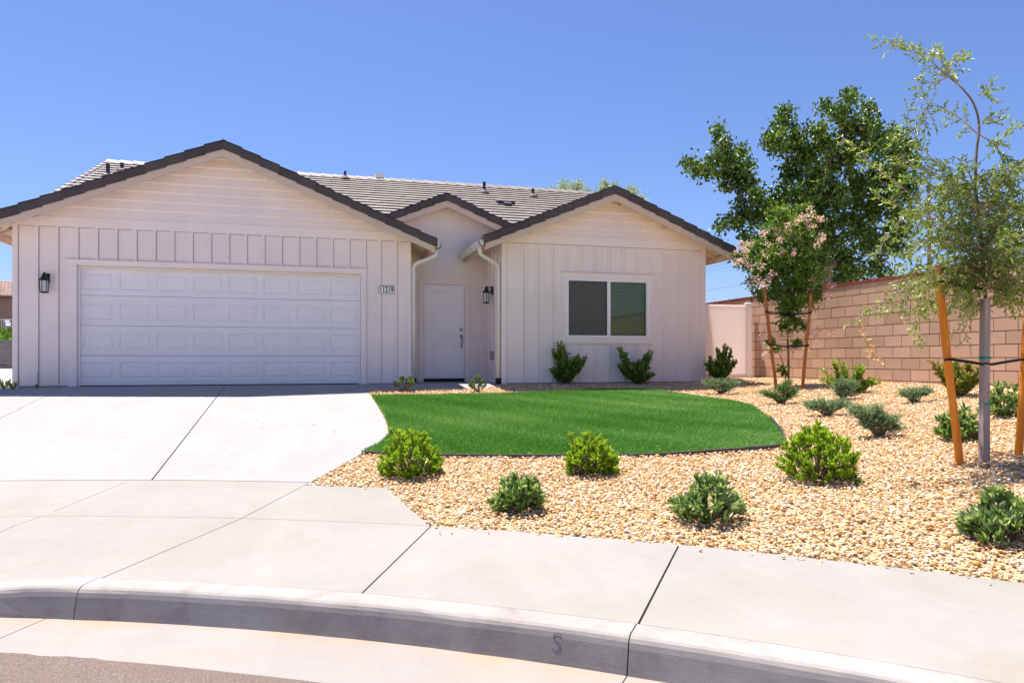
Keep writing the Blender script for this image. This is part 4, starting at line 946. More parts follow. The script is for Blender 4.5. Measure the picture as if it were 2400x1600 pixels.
        for i in range(34):
            a = rng.uniform(0, 2*np.pi); el = math.acos(rng.uniform(0.0, 1)); k = rng.uniform(.6, 1.05)
            tip = c+np.array([math.cos(a)*math.sin(el)*W/2*k, math.sin(a)*math.sin(el)*W/2*k, H*.35+math.cos(el)*H*.62*k])
            stems.tube(curve(c, tip, (0, 0, -.03)), [.006, .005, .004, .003, .002], 4, cap=False)
            ax = nrm(tip-c); rosette(tip, ax, 12, .034, .024, .45, 1.7, .22); rosette(tip-ax*.03, ax, 8, .032, .022, .3, 1.7, .2)
        lm = M['lf_sedum']
    elif kind == 'tuft':
        n = 26; a = rng.uniform(0, 2*np.pi, n)
        Ps.append(c+np.c_[np.cos(a)*.02, np.sin(a)*.02, np.zeros(n)]); Ds.append(np.c_[np.cos(a)*.5, np.sin(a)*.5, np.ones(n)]); Ls.append(rng.uniform(.4, 1, n)*H); Ws.append(np.full(n, .009)); Ts.append(rng.uniform(.2, 1, n)); lm = M['lf_yprivet']
        stems.tube([c, c+np.array([0, 0, .04])], .012, 5)
    elif kind == 'weed':
        path = curve(c, c+np.array([0.01, 0, H]), (0.01, 0, 0)); stems.tube(path, .004, 4); along(path, .03, .03, .01, .3, 1.0, .1); rosette(c+np.array([0, 0, .05]), np.array([0, 0, 1.]), 14, .05, .02, .2, 1.8); lm = M['lf_jgreen']
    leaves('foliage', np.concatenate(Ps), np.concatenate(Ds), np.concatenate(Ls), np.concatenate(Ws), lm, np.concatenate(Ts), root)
    stems.build('stems', M['bark'], root, recalc=False)
    rng = keep; return root
k = 1.0204
GW = 'shrubs against the house wall'; GF = 'bright green shrubs along the lawn edge'; GM = 'variegated shrubs in the front gravel'; GJ = 'low grey green junipers in the gravel'
shrub(1296*k, 883*k, 90, 103, 'privet', 'dark glossy upright shrub under the left end of the window, with a leafy side shoot', 'privet_shrub', GW, 1, [(-18,98,18),(-6,100,20),(14,60,16),(30,72,20),(-10,70,24),(-30,38,8),(4,34,22),(18,26,14),(44,66,8)])
shrub(1464*k, 883*k, 95, 100, 'privet', 'dark glossy shrub under the right end of the window with one long shoot leaning left', 'privet_shrub', GW, 2, [(-44,96,6),(-34,72,10),(-20,48,16),(-2,52,20),(16,60,16),(28,82,10),(10,30,20),(-8,30,18),(36,26,8),(-38,52,10)])
shrub(1652*k, 880*k, 84, 96, 'privet', 'rounded glossy shrub in front of the white vinyl fence', 'privet_shrub', GW, 3, [(14,96,8),(-4,88,14),(24,84,12),(34,60,10),(-20,62,16),(0,60,20),(18,48,18),(-30,48,10),(-14,38,18),(10,30,18)])
shrub(928*k, 899*k, 46, 43, 'curly', 'small curly leaved plant at the corner of the driveway and entry walk', 'curly_shrub', 'small plants beside the entry walk', 4)
shrub(1098*k, 901*k, 44, 40, 'curly', 'small curly leaved plant in the gravel before the front door', 'curly_shrub', 'small plants beside the entry walk', 5)
shrub(945*k, 1090*k, 140, 104, 'pitto', 'bright green shrub at the left tip of the lawn beside the driveway', 'green_shrub', GF, 6)
shrub(1358*k, 1085*k, 128, 88, 'pitto', 'bright green shrub at the middle of the lawn edging', 'green_shrub', GF, 7)
shrub(1880*k, 1098*k, 168, 124, 'pitto', 'largest bright green shrub, at the right tip of the lawn', 'green_shrub', GF, 8)
shrub(1192*k, 1170*k, 122, 92, 'mock', 'variegated shrub nearest the corner of the sidewalk and driveway', 'variegated_shrub', GM, 9)
shrub(1630*k, 1192*k, 164, 104, 'mock', 'wide variegated shrub in the middle of the front gravel', 'variegated_shrub', GM, 10)
shrub(2306*k, 1238*k, 168, 112, 'mock', 'dark variegated shrub cut by the right edge near the sidewalk', 'variegated_shrub', GM, 11)
shrub(2202*k, 1008*k, 104, 74, 'mock', 'variegated shrub behind the left orange stake of the near tree', 'variegated_shrub', GM, 12)
shrub(2303*k, 955*k, 98, 72, 'mock', 'variegated shrub right of the near tree trunk close to the block wall', 'variegated_shrub', GM, 13)
shrub(1952*k, 905*k, 120, 84, 'yprivet', 'yellow green twin lobed shrub against the block wall behind a juniper', 'wall_shrub', 'yellow green shrubs along the block wall', 14, [(-42,88,8),(-30,62,14),(-18,50,16),(-44,40,10),(32,76,10),(20,60,12),(44,34,12),(6,34,16),(-20,30,18),(60,38,6)])
shrub(2208*k, 910*k, 96, 90, 'photinia', 'orange tipped shrub with a spindly left shoot by the wall behind the near tree', 'wall_shrub', 'yellow green shrubs along the block wall', 15, [(-58,84,7),(-46,64,8),(6,88,10),(24,72,12),(-6,60,14),(30,48,14),(10,40,16),(-16,36,14)])
shrub(1655*k, 905*k, 86, 44, 'juniper', 'grey green juniper at the foot of the shrub before the vinyl fence', 'juniper', GJ, 16, [(-36,26,14),(-20,32,16),(0,30,18),(22,28,16),(14,10,12),(36,24,10)])
shrub(1795*k, 928*k, 92, 54, 'jgreen', 'dark green low juniper before the flowering tree', 'juniper', GJ, 17, [(-42,26,10),(-22,24,14),(4,42,14),(14,50,10),(20,22,14),(-6,16,14),(32,30,8)])
shrub(1935*k, 918*k, 66, 56, 'juniper', 'grey juniper in front of the twin lobed wall shrub', 'juniper', GJ, 18, [(-18,34,14),(0,42,16),(18,38,12),(-6,20,18),(12,16,16),(30,40,10)])
shrub(1900*k, 955*k, 100, 46, 'juniper', 'spreading juniper in the row between the lawn and the wall shrub', 'juniper', GJ, 19, [(-44,24,10),(-28,28,14),(-8,32,16),(14,30,16),(34,34,12),(0,14,16),(46,26,8)])
shrub(2018*k, 1003*k, 116, 76, 'juniper', 'open branched juniper left of the near tree, with long bare stems', 'juniper', GJ, 20, [(-62,62,12),(-44,66,12),(-26,56,12),(-4,66,10),(-30,30,8),(12,48,16),(24,38,16),(40,46,12),(0,34,14),(40,26,12)])
shrub(2100*k, 924*k, 80, 38, 'juniper', 'small juniper alone in the gravel below the block wall', 'juniper', GJ, 21, [(-30,22,8),(-14,28,12),(4,24,14),(22,30,12),(-6,12,12),(36,26,8)])
shrub(10, 911, 34, 30, 'tuft', 'tuft of dry grass at the left corner of the house', 'grass_tuft', None, 22, cat='plant')
shrub(31, 912, 22, 26, 'tuft', 'thin yellow grass tuft touching the garage corner board', 'grass_tuft', None, 23, cat='plant')
shrub(87, 911, 14, 40, 'weed', 'tall thin weed against the garage wall below the lantern', 'weed', None, 24, cat='plant')

# ---- trees
def branch_leaves(paths, step, L0, W0, tmid, out, droop=0.0, twig=(.10, .05), start=.15, spread=.9, two=True, tw=None):
    """grow side twigs along each path and leaves along the twigs"""
    for path, t0 in paths:
        path = np.array(path); seg = np.linalg.norm(np.diff(path, axis=0), axis=1); cum = np.r_[0, np.cumsum(seg)]; tot = cum[-1]
        q = np.arange(start*tot, tot, step)
        for s_ in q:
            b0 = np.array([np.interp(s_, cum, path[:, i]) for i in range(3)]); dr = np.array([np.interp(min(s_+.02, tot), cum, path[:, i])-np.interp(max(s_-.02, 0), cum, path[:, i]) for i in range(3)]); dr /= np.linalg.norm(dr)+1e-9
            sd = np.cross(dr, rng.normal(0, 1, 3)); sd /= np.linalg.norm(sd)+1e-9
            ln = max(.03, rng.normal(*twig))*(1.1-.5*s_/tot); e = b0+(dr*.7+sd*.8)*ln+np.array([0, 0, -droop*ln])
            if tw is not None and ln > .05: tw.tube([b0, (b0+e)/2, e], [.0022, .0018, .0010], 3, cap=False)
            m_ = max(3, int(ln/.0155)); t = np.linspace(.1, 1, m_)[:, None]; pts = b0+(e-b0)*t
            d2 = (e-b0)/ln; s2 = np.cross(d2, rng.normal(0, 1, (m_, 3))); s2 = nrm(s2)
            out[0].append(pts); out[1].append(d2*.8+s2*spread); out[2].append(L0*rng.uniform(.6, 1.15, m_)); out[3].append(W0*rng.uniform(.75, 1.2, m_)); out[4].append(tmid+t0+rng.normal(0, .17, m_))
def cat(out): return [np.concatenate(x) for x in out]
def pathpx(pts, d0, dd=0.0, jit=0.02):
    n = len(pts); P = []
    for i, (x, y) in enumerate(pts): P.append(at(x*k, y*k, d0+dd*i/max(1, n-1)+rng.normal(0, jit)))
    P = np.array(P); t = np.linspace(0, 1, n); tt = np.linspace(0, 1, (n-1)*4+1)   # smooth
    out = []
    for a in tt:
        i = min(int(a*(n-1)), n-2); f = a*(n-1)-i; p0 = P[max(i-1, 0)]; p1 = P[i]; p2 = P[i+1]; p3 = P[min(i+2, n-1)]
        out.append(0.5*((2*p1)+(-p0+p2)*f+(2*p0-5*p1+4*p2-p3)*f*f+(-p0+3*p1-3*p2+p3)*f**3))
    return np.array(out)
# near staked sapling
rng = np.random.default_rng(5)
base = gp(2316, 1079); DS = dep(base); base[2] = zt(base[0], base[1])
sap = empty('staked_oak_sapling', base, 'tall thin sapling with arching top and drooping branches between two orange stakes', 'tree', None)
T = MB(); TW = MB()
tr = pathpx([(2268, 1057), (2268, 950), (2267, 800), (2264, 690), (2257, 600), (2250, 500), (2241, 430), (2243, 350), (2249, 290), (2237, 240), (2207, 200), (2172, 172)], DS, 0.15, 0.0)
tr[0][2] = base[2]-0.05
T.tube(tr, np.linspace(.020, .006, len(tr)), 8); T.build('trunk', M['bark'], sap, smooth=True)
br = [([(2172,172),(2140,142),(2110,125),(2075,103),(2040,99),(2000,88)], .15, .1), ([(2207,200),(2172,160),(2155,130),(2125,113),(2085,112),(2050,104)], .15, .15),
 ([(2168,166),(2190,142),(2205,132),(2214,122)], .15, .0), ([(2180,176),(2145,190),(2118,183),(2098,182)], .15, .1), ([(2248,310),(2205,272),(2160,245),(2125,228),(2100,200)], .1, .05),
 ([(2135,235),(2122,275),(2100,298),(2072,318),(2055,300)], 0, .1), ([(2246,220),(2262,212),(2270,198)], .1, 0), ([(2249,290),(2268,275),(2285,268)], .1, 0),
 ([(2250,480),(2200,425),(2150,375),(2112,330),(2090,285),(2083,240)], .1, .0), ([(2252,500),(2200,445),(2150,398),(2100,382),(2060,352)], -.1, .1),
 ([(2262,575),(2200,530),(2130,482),(2070,428),(2010,385),(1965,335),(1930,312)], -.3, .12), ([(2262,590),(2190,545),(2120,505),(2060,470),(2000,440)], -.2, .1), ([(2150,505),(2085,492),(2040,540),(2010,590)], -.2, .05),
 ([(2250,310),(2290,340),(2312,400),(2332,470),(2352,530)], .2, .0), ([(2290,340),(2312,305),(2345,290)], .2, .1), ([(2255,480),(2300,420),(2340,385),(2390,360)], .25, .05), ([(2260,560),(2310,500),(2370,470)], .1, 0),
 ([(2262,645),(2200,610),(2150,620),(2112,680),(2112,750),(2125,785)], -.3, .3), ([(2262,640),(2180,635),(2100,650),(2040,688),(1995,708),(1965,735)], -.45, .2), ([(2262,600),(2190,560),(2110,555),(2055,585)], -.2, .1),
 ([(2262,620),(2320,600),(2380,620)], -.2, 0), ([(2262,650),(2330,655),(2395,640)], .1, .1), ([(2264,690),(2232,700),(2212,735),(2222,785)], -.2, .2), ([(2262,660),(2300,680),(2345,700),(2390,690)], -.3, .1),
 ([(2262,600),(2230,540),(2190,500),(2170,460)], .4, 0), ([(2262,610),(2300,560),(2330,530),(2352,480)], .4, 0), ([(2262,650),(2215,640),(2170,660),(2140,700),(2120,720)], .3, .1), ([(2262,600),(2225,590),(2180,600),(2130,580),(2100,600)], .5, .0), ([(2262,640),(2310,640),(2350,660)], .5, 0),
 ([(2250,520),(2215,500),(2170,520),(2130,540)], .3, 0), ([(2245,400),(2275,430),(2300,450),(2330,440)], .2, .0), ([(2243,360),(2215,380),(2190,420),(2185,450)], .3, .05)]
rb = []
for i in range(76):        # dense lower crown: limbs all round the stem
    z0 = rng.uniform(0.45, 0.80); j = int((0.26+rng.uniform(0, .30))*len(tr)); b0 = tr[min(j, len(tr)-1)]
    a = rng.uniform(0, 2*np.pi); ln = rng.uniform(.28, .85); e = b0+np.array([math.cos(a)*ln, math.sin(a)*ln, rng.uniform(-.18, .34)])
    rb.append((curve(b0, e, (0, 0, rng.uniform(-.02, .14)), 7), rng.uniform(-.1, .1)))
paths = [(pathpx(p, DS, dd, .03), tt-.05) for p, dd, tt in br]
BR = MB()
for pth, _ in paths+rb: BR.tube(pth, np.linspace(.0065, .0018, len(pth)), 5, cap=False)
BR.build('branches', M['twig'], sap, recalc=False)
out = [[], [], [], [], []]
branch_leaves(paths, .030, .048, .0175, .45, out, .25, (.100, .05), .08, .85, tw=TW); branch_leaves(rb, .030, .046, .0175, .42, out, .30, (.12, .05), .05, .9, tw=TW)
TW.build('twigs', M['twig'], sap, recalc=False); P_, D_, L_, W_, T_ = cat(out)
leaves('crown', P_, D_, L_, W_, M['lf_sap'], T_, sap)
out = [[], [], [], [], []]
dp = pathpx([(1990, 712), (1985, 735), (1982, 760), (1995, 790), (2003, 815), (2022, 835)], DS-.4, .1); branch_leaves([(dp, .1), (dp[8:16]+np.array([.004, 0, .0]), 0)], .035, .04, .016, .5, out, .3, (.03, .01), .2, tw=None)
P_, D_, L_, W_, T_ = cat(out); leaves('dry_shoot', P_, D_, L_, W_, M['dry'], T_, sap)
m = MB(); m.tube(dp, .002, 4, cap=False); m.build('dry_stem', M['dry'], sap, recalc=False)
# stakes of the sapling
def stake(top, foot, r, mt, label, name='tree_stake', grp=None):
    f = np.array(foot); f[2] = zt(f[0], f[1]); o = empty(name, f, label, 'stake', grp); f2 = f+(f-np.array(top))/np.linalg.norm(f-np.array(top))*.1
    m = MB(); t = np.linspace(0, 1, 7); pts = [f2+(np.array(top)-f2)*a+np.array([.003*math.sin(a*9), 0, 0]) for a in t]; m.tube(pts, [r*(1+.04*math.sin(i*2.3)) for i in range(6)]+[r*.86], 12); m.build('pole', mt, o, smooth=False); return o
fl = gp(2249, 1085); fr = gp(2387, 1069)
sl_ = stake(at(2196, 622, dep(fl)+.1), fl, .033, M['stake'], 'orange wooden stake left of the near sapling', grp='stakes of the near sapling')
sr_ = stake(at(2421, 560, dep(fr)+.1), fr, .033, M['stake'], 'orange wooden stake right of the near sapling at the picture edge', grp='stakes of the near sapling')
nb = gp(2305, 1083); nt_ = at(2309, 700, dep(nb)); m = MB(); m.bar(nb-np.array([0, 0, .1]), nt_, .072, .050, up=(RV[0], RV[1], 0)); ns = m.build('nursery_stake', M['greywood']); tag(ns, 'weathered grey square nursery stake standing against the sapling trunk', 'stake')
for v_ in (838, 946):
    m = MB(); c_ = at(2308.5, v_, dep(nb)+.0); m.bar(c_-np.array([0, 0, .011]), c_+np.array([0, 0, .011]), .080, .060, up=(RV[0], RV[1], 0)); m.tube([c_+FV*.02-RV*.02, c_+FV*.085, c_+FV*.02+RV*.03], .006, 6)
    tag(m.build('green_tape', M['tape']), 'green tape round the grey nursery stake, %s' % ('just above the lower rubber tie' if v_ == 838 else 'below the rubber tie'), 'tape')
def tie(pts, label, grp, r=.007):
    m = MB(); m.tube([at(u, v, d) for u, v, d in pts], r, 6); m.tube([at(u, v+3, d+.03) for u, v, d in pts], r, 6); tag(m.build('rubber_tie', M['rubber'], smooth=True), label, 'strap', grp)
dl, dt, dr_ = dep(fl), dep(nb), dep(fr)
tie([(2213, 842, dl-.0), (2216, 840, dl-.045), (2226, 840, dl-.04), (2270, 846, (dl+dt)/2-.04), (2304, 852, dt-.05), (2325, 852, dt-.05), (2360, 846, (dt+dr_)/2-.04), (2392, 841, dr_-.04), (2412, 842, dr_-.02)], 'long black rubber tie between the two orange stakes and the trunk', 'black ties of the near sapling')
tie([(2190, 659, dl), (2196, 657, dl-.035), (2208, 659, dl-.035), (2232, 663, dl+.05), (2270, 672, dt), (2308, 676, dt+.03)], 'short black tie near the top of the left orange stake', 'black ties of the near sapling')

# ---- flowering crape myrtle by the wall
rng = np.random.default_rng(9)
cb = gp(1847, 903); DC = dep(cb)-0.0; cb[2] = zt(cb[0], cb[1])
cm = empty('crape_myrtle', cb, 'young tree with pale pink blossoms between two brown stakes by the block wall', 'tree')
T = MB(); tk = pathpx([(1811, 885), (1811, 820), (1808, 760), (1803, 700), (1800, 640), (1795, 580)], DC, 0, .0); T.tube(tk, np.linspace(.022, .010, len(tk)), 7)
t2 = pathpx([(1806, 885), (1800, 840), (1785, 800), (1775, 770)], DC-.05, 0, .0); T.tube(t2, np.linspace(.012, .004, len(t2)), 6)
lob = [(1795,500,28),(1830,520,26),(1770,540,34),(1810,560,40),(1850,540,26),(1735,570,30),(1720,600,26),(1760,600,40),(1800,610,45),(1840,600,40),(1870,560,16),(1745,635,32),(1790,655,42),(1835,650,38),(1870,620,18),(1770,680,22),(1815,700,34),(1850,690,28),(1875,680,16),(1700,590,14),(1740,675,14),(1885,665,10),(1832,745,22),(1800,745,20),(1845,480,14),(1865,500,12),(1780,800,12),(1798,850,10),(1765,780,10),(1830,790,8),(1810,720,20)]
out = [[], [], [], [], []]
for (x, y, r_) in lob:
    c0 = at(x*k, y*k, DC+rng.normal(0, .12)); R_ = r_*k*DC/FPX
    i = int(np.argmin(np.linalg.norm(tk-c0, axis=1)*1+np.maximum(0, tk[:, 2]-c0[2])*3)); T.tube(curve(tk[i], c0, (0, 0, -.04), 6), np.linspace(.008, .003, 6), 4, cap=False)
    for q in range(int(8+r_*r_*.042)):
        dv = rng.normal(0, 1, 3); dv /= np.linalg.norm(dv); e = c0+dv*R_*rng.uniform(.3, 1.25)*np.array([1, 1.2, 1])
        n_ = 10; t = rng.uniform(.45, 1.05, n_)[:, None]; b0 = c0+(e-c0)*t+rng.normal(0, .022, (n_, 3))
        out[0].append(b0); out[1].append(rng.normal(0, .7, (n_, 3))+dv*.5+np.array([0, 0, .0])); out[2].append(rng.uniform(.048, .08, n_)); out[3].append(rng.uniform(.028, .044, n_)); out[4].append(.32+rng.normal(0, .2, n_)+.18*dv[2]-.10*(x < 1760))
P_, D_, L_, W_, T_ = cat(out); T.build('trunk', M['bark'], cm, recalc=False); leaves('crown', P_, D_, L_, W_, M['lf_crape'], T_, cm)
fl_ = [(1862,490,12),(1850,505,10),(1830,500,10),(1885,510,9),(1805,520,12),(1780,525,12),(1755,545,10),(1790,550,10),(1820,535,8),(1765,565,9),(1725,560,10),(1880,555,10),(1890,545,9),(1710,595,12),(1692,602,12),(1722,612,12),(1745,605,10),(1758,590,10),(1735,640,14),(1752,655,14),(1722,650,9),(1770,635,9),(1800,580,6),(1830,585,5),(1770,700,6),(1895,672,10),(1908,668,8),(1872,640,9),(1752,770,9),(1762,775,8),(1755,820,6),(1812,770,10),(1790,765,9),(1838,810,12),(1815,805,7),(1868,770,8),(1880,765,8),(1905,755,6),(1700,560,6),(1712,570,7),(1690,588,6),(1845,560,7),(1865,520,9)]
out = [[], [], [], [], []]
for (x, y, r_) in fl_:
    for q in range(2):
        c0 = at((x+rng.normal(0, 5))*k, (y+rng.normal(0, 5))*k, DC-.30+rng.normal(0, .22)); R_ = r_*k*DC/FPX*.95; n_ = 36
        dv = nrm(rng.normal(0, 1, (n_, 3))); out[0].append(c0+dv*R_*rng.uniform(.2, 1, (n_, 1))); out[1].append(dv+rng.normal(0, .5, (n_, 3))); out[2].append(rng.uniform(.020, .036, n_)); out[3].append(rng.uniform(.016, .028, n_)); out[4].append(rng.uniform(.1, 1, n_))
P_, D_, L_, W_, T_ = cat(out); leaves('blossom', P_, D_, L_, W_, M['flower'], T_, cm)
f1 = gp(1819, 911); f2 = gp(1880, 912); d1, d2 = dep(f1), dep(f2)
stake(at(1791, 676, d1+.1), f1, .030, M['stake2'], 'brown stake leaning left beside the flowering tree', grp='stakes of the flowering tree')
stake(at(1901, 690, d2+.1), f2, .030, M['stake2'], 'brown stake leaning right beside the flowering tree', grp='stakes of the flowering tree')
tie([(1792, 729, d1-.03), (1801, 730, d1-.04), (1838, 736, DC-.05), (1880, 733, d2-.03), (1902, 731, d2-.04)], 'upper black tie across the stakes of the flowering tree', 'black ties of the flowering tree', .010)
tie([(1800, 805, d1-.03), (1810, 806, d1-.04), (1845, 811, DC-.05), (1875, 809, d2-.04), (1896, 808, d2-.04)], 'lower black tie across the stakes of the flowering tree', 'black ties of the flowering tree', .010)

# ---- big tree beyond the wall
def lobetree(name, label, D0, lobes, trunk, lm, lsize, dens, dz, spread, seed, ncl=.20, tone0=.35):
    global rng
    rng = np.random.default_rng(seed)
    tp = np.array([at(x*k, y*k, D0) for x, y in trunk]); foot = tp[0].copy(); foot[2] = -.1; root = empty(name, foot, label, 'tree')
    T = MB(); T.tube([foot]+list(tp), np.linspace(.17, .07, len(tp)+1), 9)
    out = [[], [], [], [], []]
    cs = [(at(x*k, y*k, D0+rng.normal(0, dz)), r_) for x, y, r_ in lobes]
    cs.sort(key=lambda c: float(np.min(np.linalg.norm(tp-c[0], axis=1)))); done = [(p, .09) for p in tp]
    for c0, r_ in cs:
        R_ = r_*k*D0/FPX
        i = int(np.argmin([np.linalg.norm(p-c0)+max(0, p[2]-c0[2]+.1)*1.5 for p, _ in done])); p0, q0 = done[i]; q1 = max(.012, q0*.68)
        T.tube(curve(p0, c0, (rng.normal(0, .08), rng.normal(0, .08), -.10), 6), np.linspace(q0*.8, q1, 6), 5, cap=False); done.append((c0, q1))
        nc = int(3+r_*r_*dens)
        for q in range(nc):
            dv = rng.normal(0, 1, 3); dv /= np.linalg.norm(dv); cc_ = c0+dv*R_*rng.uniform(.15, 1.0)*np.array([1, spread, 1])
            T.tube([c0, (c0+cc_)/2+np.array([0, 0, -.03]), cc_], [.010, .007, .004], 3, cap=False)
            n_ = int(rng.integers(16, 34)); b0 = cc_+rng.normal(0, ncl*.55, (n_, 3)); tt = rng.normal(0, .12)
            out[0].append(b0); out[1].append(rng.normal(0, .75, (n_, 3))+np.array([0, 0, -.45])); out[2].append(lsize*rng.uniform(.7, 1.2, n_)); out[3].append(lsize*.62*rng.uniform(.75, 1.15, n_)); out[4].append(tone0+tt+rng.normal(0, .2, n_))
    P_, D_, L_, W_, T_ = cat(out); T.build('trunk', M['bark'], root, recalc=False); leaves('crown', P_, D_, L_, W_, M[lm], T_, root, cup=.2); return root
BL = [(1580,372,12),(1600,385,18),(1625,380,30),(1660,365,34),(1690,385,38),(1700,420,30),(1660,405,30),(1650,315,16),(1645,295,6),(1665,335,16),(1700,350,14),(1720,425,22),(1735,450,22),
 (1810,262,22),(1800,290,26),(1785,320,24),(1757,318,12),(1825,320,36),(1850,350,34),(1875,335,20),(1830,370,30),(1815,400,26),(1780,345,16),(1885,295,18),(1900,245,18),(1925,262,24),(1955,235,18),(1952,215,8),(1985,245,12),(1992,262,12),(1940,300,38),(1895,330,30),(1985,300,28),(2005,285,16),(1980,340,40),(1930,370,48),(1880,390,36),(2020,320,30),(2045,310,16),(2045,350,34),(2080,335,18),(2092,365,18),(2070,400,42),(2020,400,46),(1970,430,50),(1905,450,50),(1850,450,44),(1860,420,24),(1790,460,40),(1740,485,34),(1770,500,40),(1700,490,24),(1690,520,18),(1665,512,10),(1655,520,7),(1705,470,16),(1820,500,46),(1760,545,40),(1720,555,22),(1700,590,16),(1800,560,50),(1880,520,60),(1950,500,56),(2020,470,50),(2080,450,30),(1850,590,60),(1930,590,60),(2000,550,50),(2050,520,42),(1900,650,56),(1960,640,46),(2010,610,32),(1840,650,40),(2060,570,20),(1760,600,30),(2092,490,16)]
lobetree('pear_tree', 'large dark green tree rising behind the block wall', 22.0, BL, [(1905, 800), (1905, 700), (1895, 620), (1890, 540), (1885, 470), (1900, 400), (1915, 330)], 'lf_pear', .135, .0120, .70, 1.2, 31, .20)
lobetree('far_tree', 'pale feathery treetop just showing above the main roof ridge', 33.0, [(1290,428,12),(1310,432,12),(1330,424,9),(1322,440,16),(1300,445,18),(1270,442,12),(1340,445,10)], [(1310, 620), (1310, 520), (1310, 450)], 'lf_far', .10, .03, .3, 1.2, 32, .20, .5)
lobetree('far_tree', 'pale feathery treetop behind the peak of the right gable', 34.0, [(1392,424,10),(1385,440,14),(1410,435,14),(1450,436,8),(1455,445,12),(1475,458,8),(1430,450,16),(1372,448,10)], [(1420, 640), (1420, 540), (1418, 455)], 'lf_far', .10, .03, .3, 1.2, 33, .20, .5)

# ------------------------------------------------------------------ far things
# utility pole and wires
PD = 62.0; pt = at(2177, 447, PD); up_ = empty('utility_pole', (pt[0], pt[1], -.1), 'brown wooden utility pole with crossarm behind the near sapling', 'pole')
m = MB(); m.tube([(pt[0]+.05, pt[1], -.3), tuple(pt)], [.20, .13], 10); m.build('pole', M['pole'], up_)
ca = at(2178, 489, PD); ax = RV*1.0
m = MB(); m.bar(ca-ax*1.55, ca+ax*1.55, .11, .13); m.build('crossarm', M['pole'], up_)
for sx in (-1, 1):
    m = MB(); m.bar(ca+ax*.75*sx-np.array([0, 0, .05]), ca-np.array([0, 0, .75])+ax*.1*sx, .04); m.build('brace', M['pole'], up_)
for a_ in (-1.45, -.75, .75, 1.4):
    m = MB(); m.lathe([(.03, 0), (.06, .05), (.04, .12), (.06, .18), (.02, .24)], ca+ax*a_+np.array([0, 0, .07]), 8); m.build('insulator', M['pipe'], up_)
def wire(a, b, sag, label, r=.016):
    a, b = np.array(a), np.array(b); n = 24; t = np.linspace(0, 1, n)
    m = MB(); m.tube([a+(b-a)*q-np.array([0, 0, 4*sag*q*(1-q)]) for q in t], r, 4, cap=False)
    tag(m.build('overhead_wire', M['pipe'], smooth=True), label, 'wire', 'overhead power wires')
def wend(u1, v1, d1, u0, v0, d0, ext_): p, q = at(u0, v0, d0), at(u1, v1, d1); return p+(q-p)*ext_
for j, (u0, v0, v1, lb) in enumerate(((2140, 482, 610, 'topmost wire crossing the gap under the right eave'), (2158, 484, 619, 'second wire down in the gap under the right eave'), (2205, 486, 627, 'third wire down in the gap under the right eave'))):
    a = at(u0, v0, PD); b = wend(1650, v1+6, 105, u0, v0, PD, 1.2); wire(a, b, .5, lb)
wire(at(2178, 560, PD), wend(1650, 676, 105, 2178, 560, PD, 1.2), .6, 'lowest faint wire between the eave and the block wall')
for j, (u0, v0, v1, lb) in enumerate(((2150, 482, 398, 'upper wire running right from the pole'), (2205, 484, 412, 'lower wire running right from the pole'))):
    wire(at(u0, v0, PD), at(2430, v1, 50), .3, lb)
# neighbour beyond the left corner
def P3(u, v, d): return at(u, v, d)
d0 = 45.0
def across(name, mt, u0, u1, v0, v1, d, th, parent=None, tone=.5):
    a, b = at(u0, v1, d), at(u1, v1, d); z1 = at(0, v0, d)[2]; m = MB(); f = FV*th
    m.hexa([a, b, b+f, a+f, (a[0], a[1], z1), (b[0], b[1], z1), (b[0]+f[0], b[1]+f[1], z1), (a[0]+f[0], a[1]+f[1], z1)], tone); return m, m.build(name, mt, parent)
rw = empty('retaining_wall', at(-80, 866, d0), 'low grey block retaining wall left of the house', 'wall')
m = MB(); 
for r_ in range(9):
    zz = -.1+.2*r_
    for i in range(42):
        a = at(-300, 866, d0)+RV*(.4*i+(.2 if r_ % 2 else 0)); m.hexa([a+np.array([0, 0, 0])*0+RV*.003, a+RV*.397, a+RV*.397+FV*.2, a+RV*.003+FV*.2, *[q+np.array([0, 0, .195]) for q in (a+RV*.003, a+RV*.397, a+RV*.397+FV*.2, a+RV*.003+FV*.2)]], random.random())
        for q in range(8): x_, y_, z_ = m.v[-8+q]; m.v[-8+q] = (x_, y_, (zz if q < 4 else zz+.195))
m.build('blocks', M['greyblock'], rw)
# planted bank above it
m = MB(); a = at(-300, 797, d0+.25); zt1 = a[2]-.05; n = 60; top = at(0, 771, 50)[2]
rr = random.Random(3)
V = []; nx_ = 70; ny_ = 8
for j in range(ny_+1):
    for i in range(nx_+1):
        q = a+RV*(17*i/nx_)+FV*(5.0*j/ny_); z_ = zt1+(top-zt1)*j/ny_+rr.uniform(-.12, .12)*(0 < j < ny_); V.append((q[0], q[1], z_))
F = np.array([(j*(nx_+1)+i, j*(nx_+1)+i+1, (j+1)*(nx_+1)+i+1, (j+1)*(nx_+1)+i) for j in range(ny_) for i in range(nx_)])
tag(npmesh('bank', np.array(V), F, M['hedge'], smooth=True), kind='structure')
rng = np.random.default_rng(77); n_ = 5200; q = rng.random((n_, 2)); Pn = a+RV*(q[:, :1]*17)+FV*(q[:, 1:]*5.0); Pn[:, 2] = zt1+(top-zt1)*q[:, 1]-.03
tag(leaves('ivy', Pn, np.c_[rng.normal(0, .6, (n_, 2)), np.ones(n_)], rng.uniform(.14, .34, n_), rng.uniform(.05, .10, n_), M['lf_yprivet'], rng.uniform(0, .7, n_)), 'bright green ground cover on the bank above the grey retaining wall', 'ground cover', kind='stuff')
fz0, fz1 = at(0, 773, 50)[2], at(0, 747, 50)[2]
fe = empty('picket_fence', at(-60, 773, 50), 'thin pale rail fence above the green bank at the left edge', 'fence')
A0 = at(-260, 773, 50)
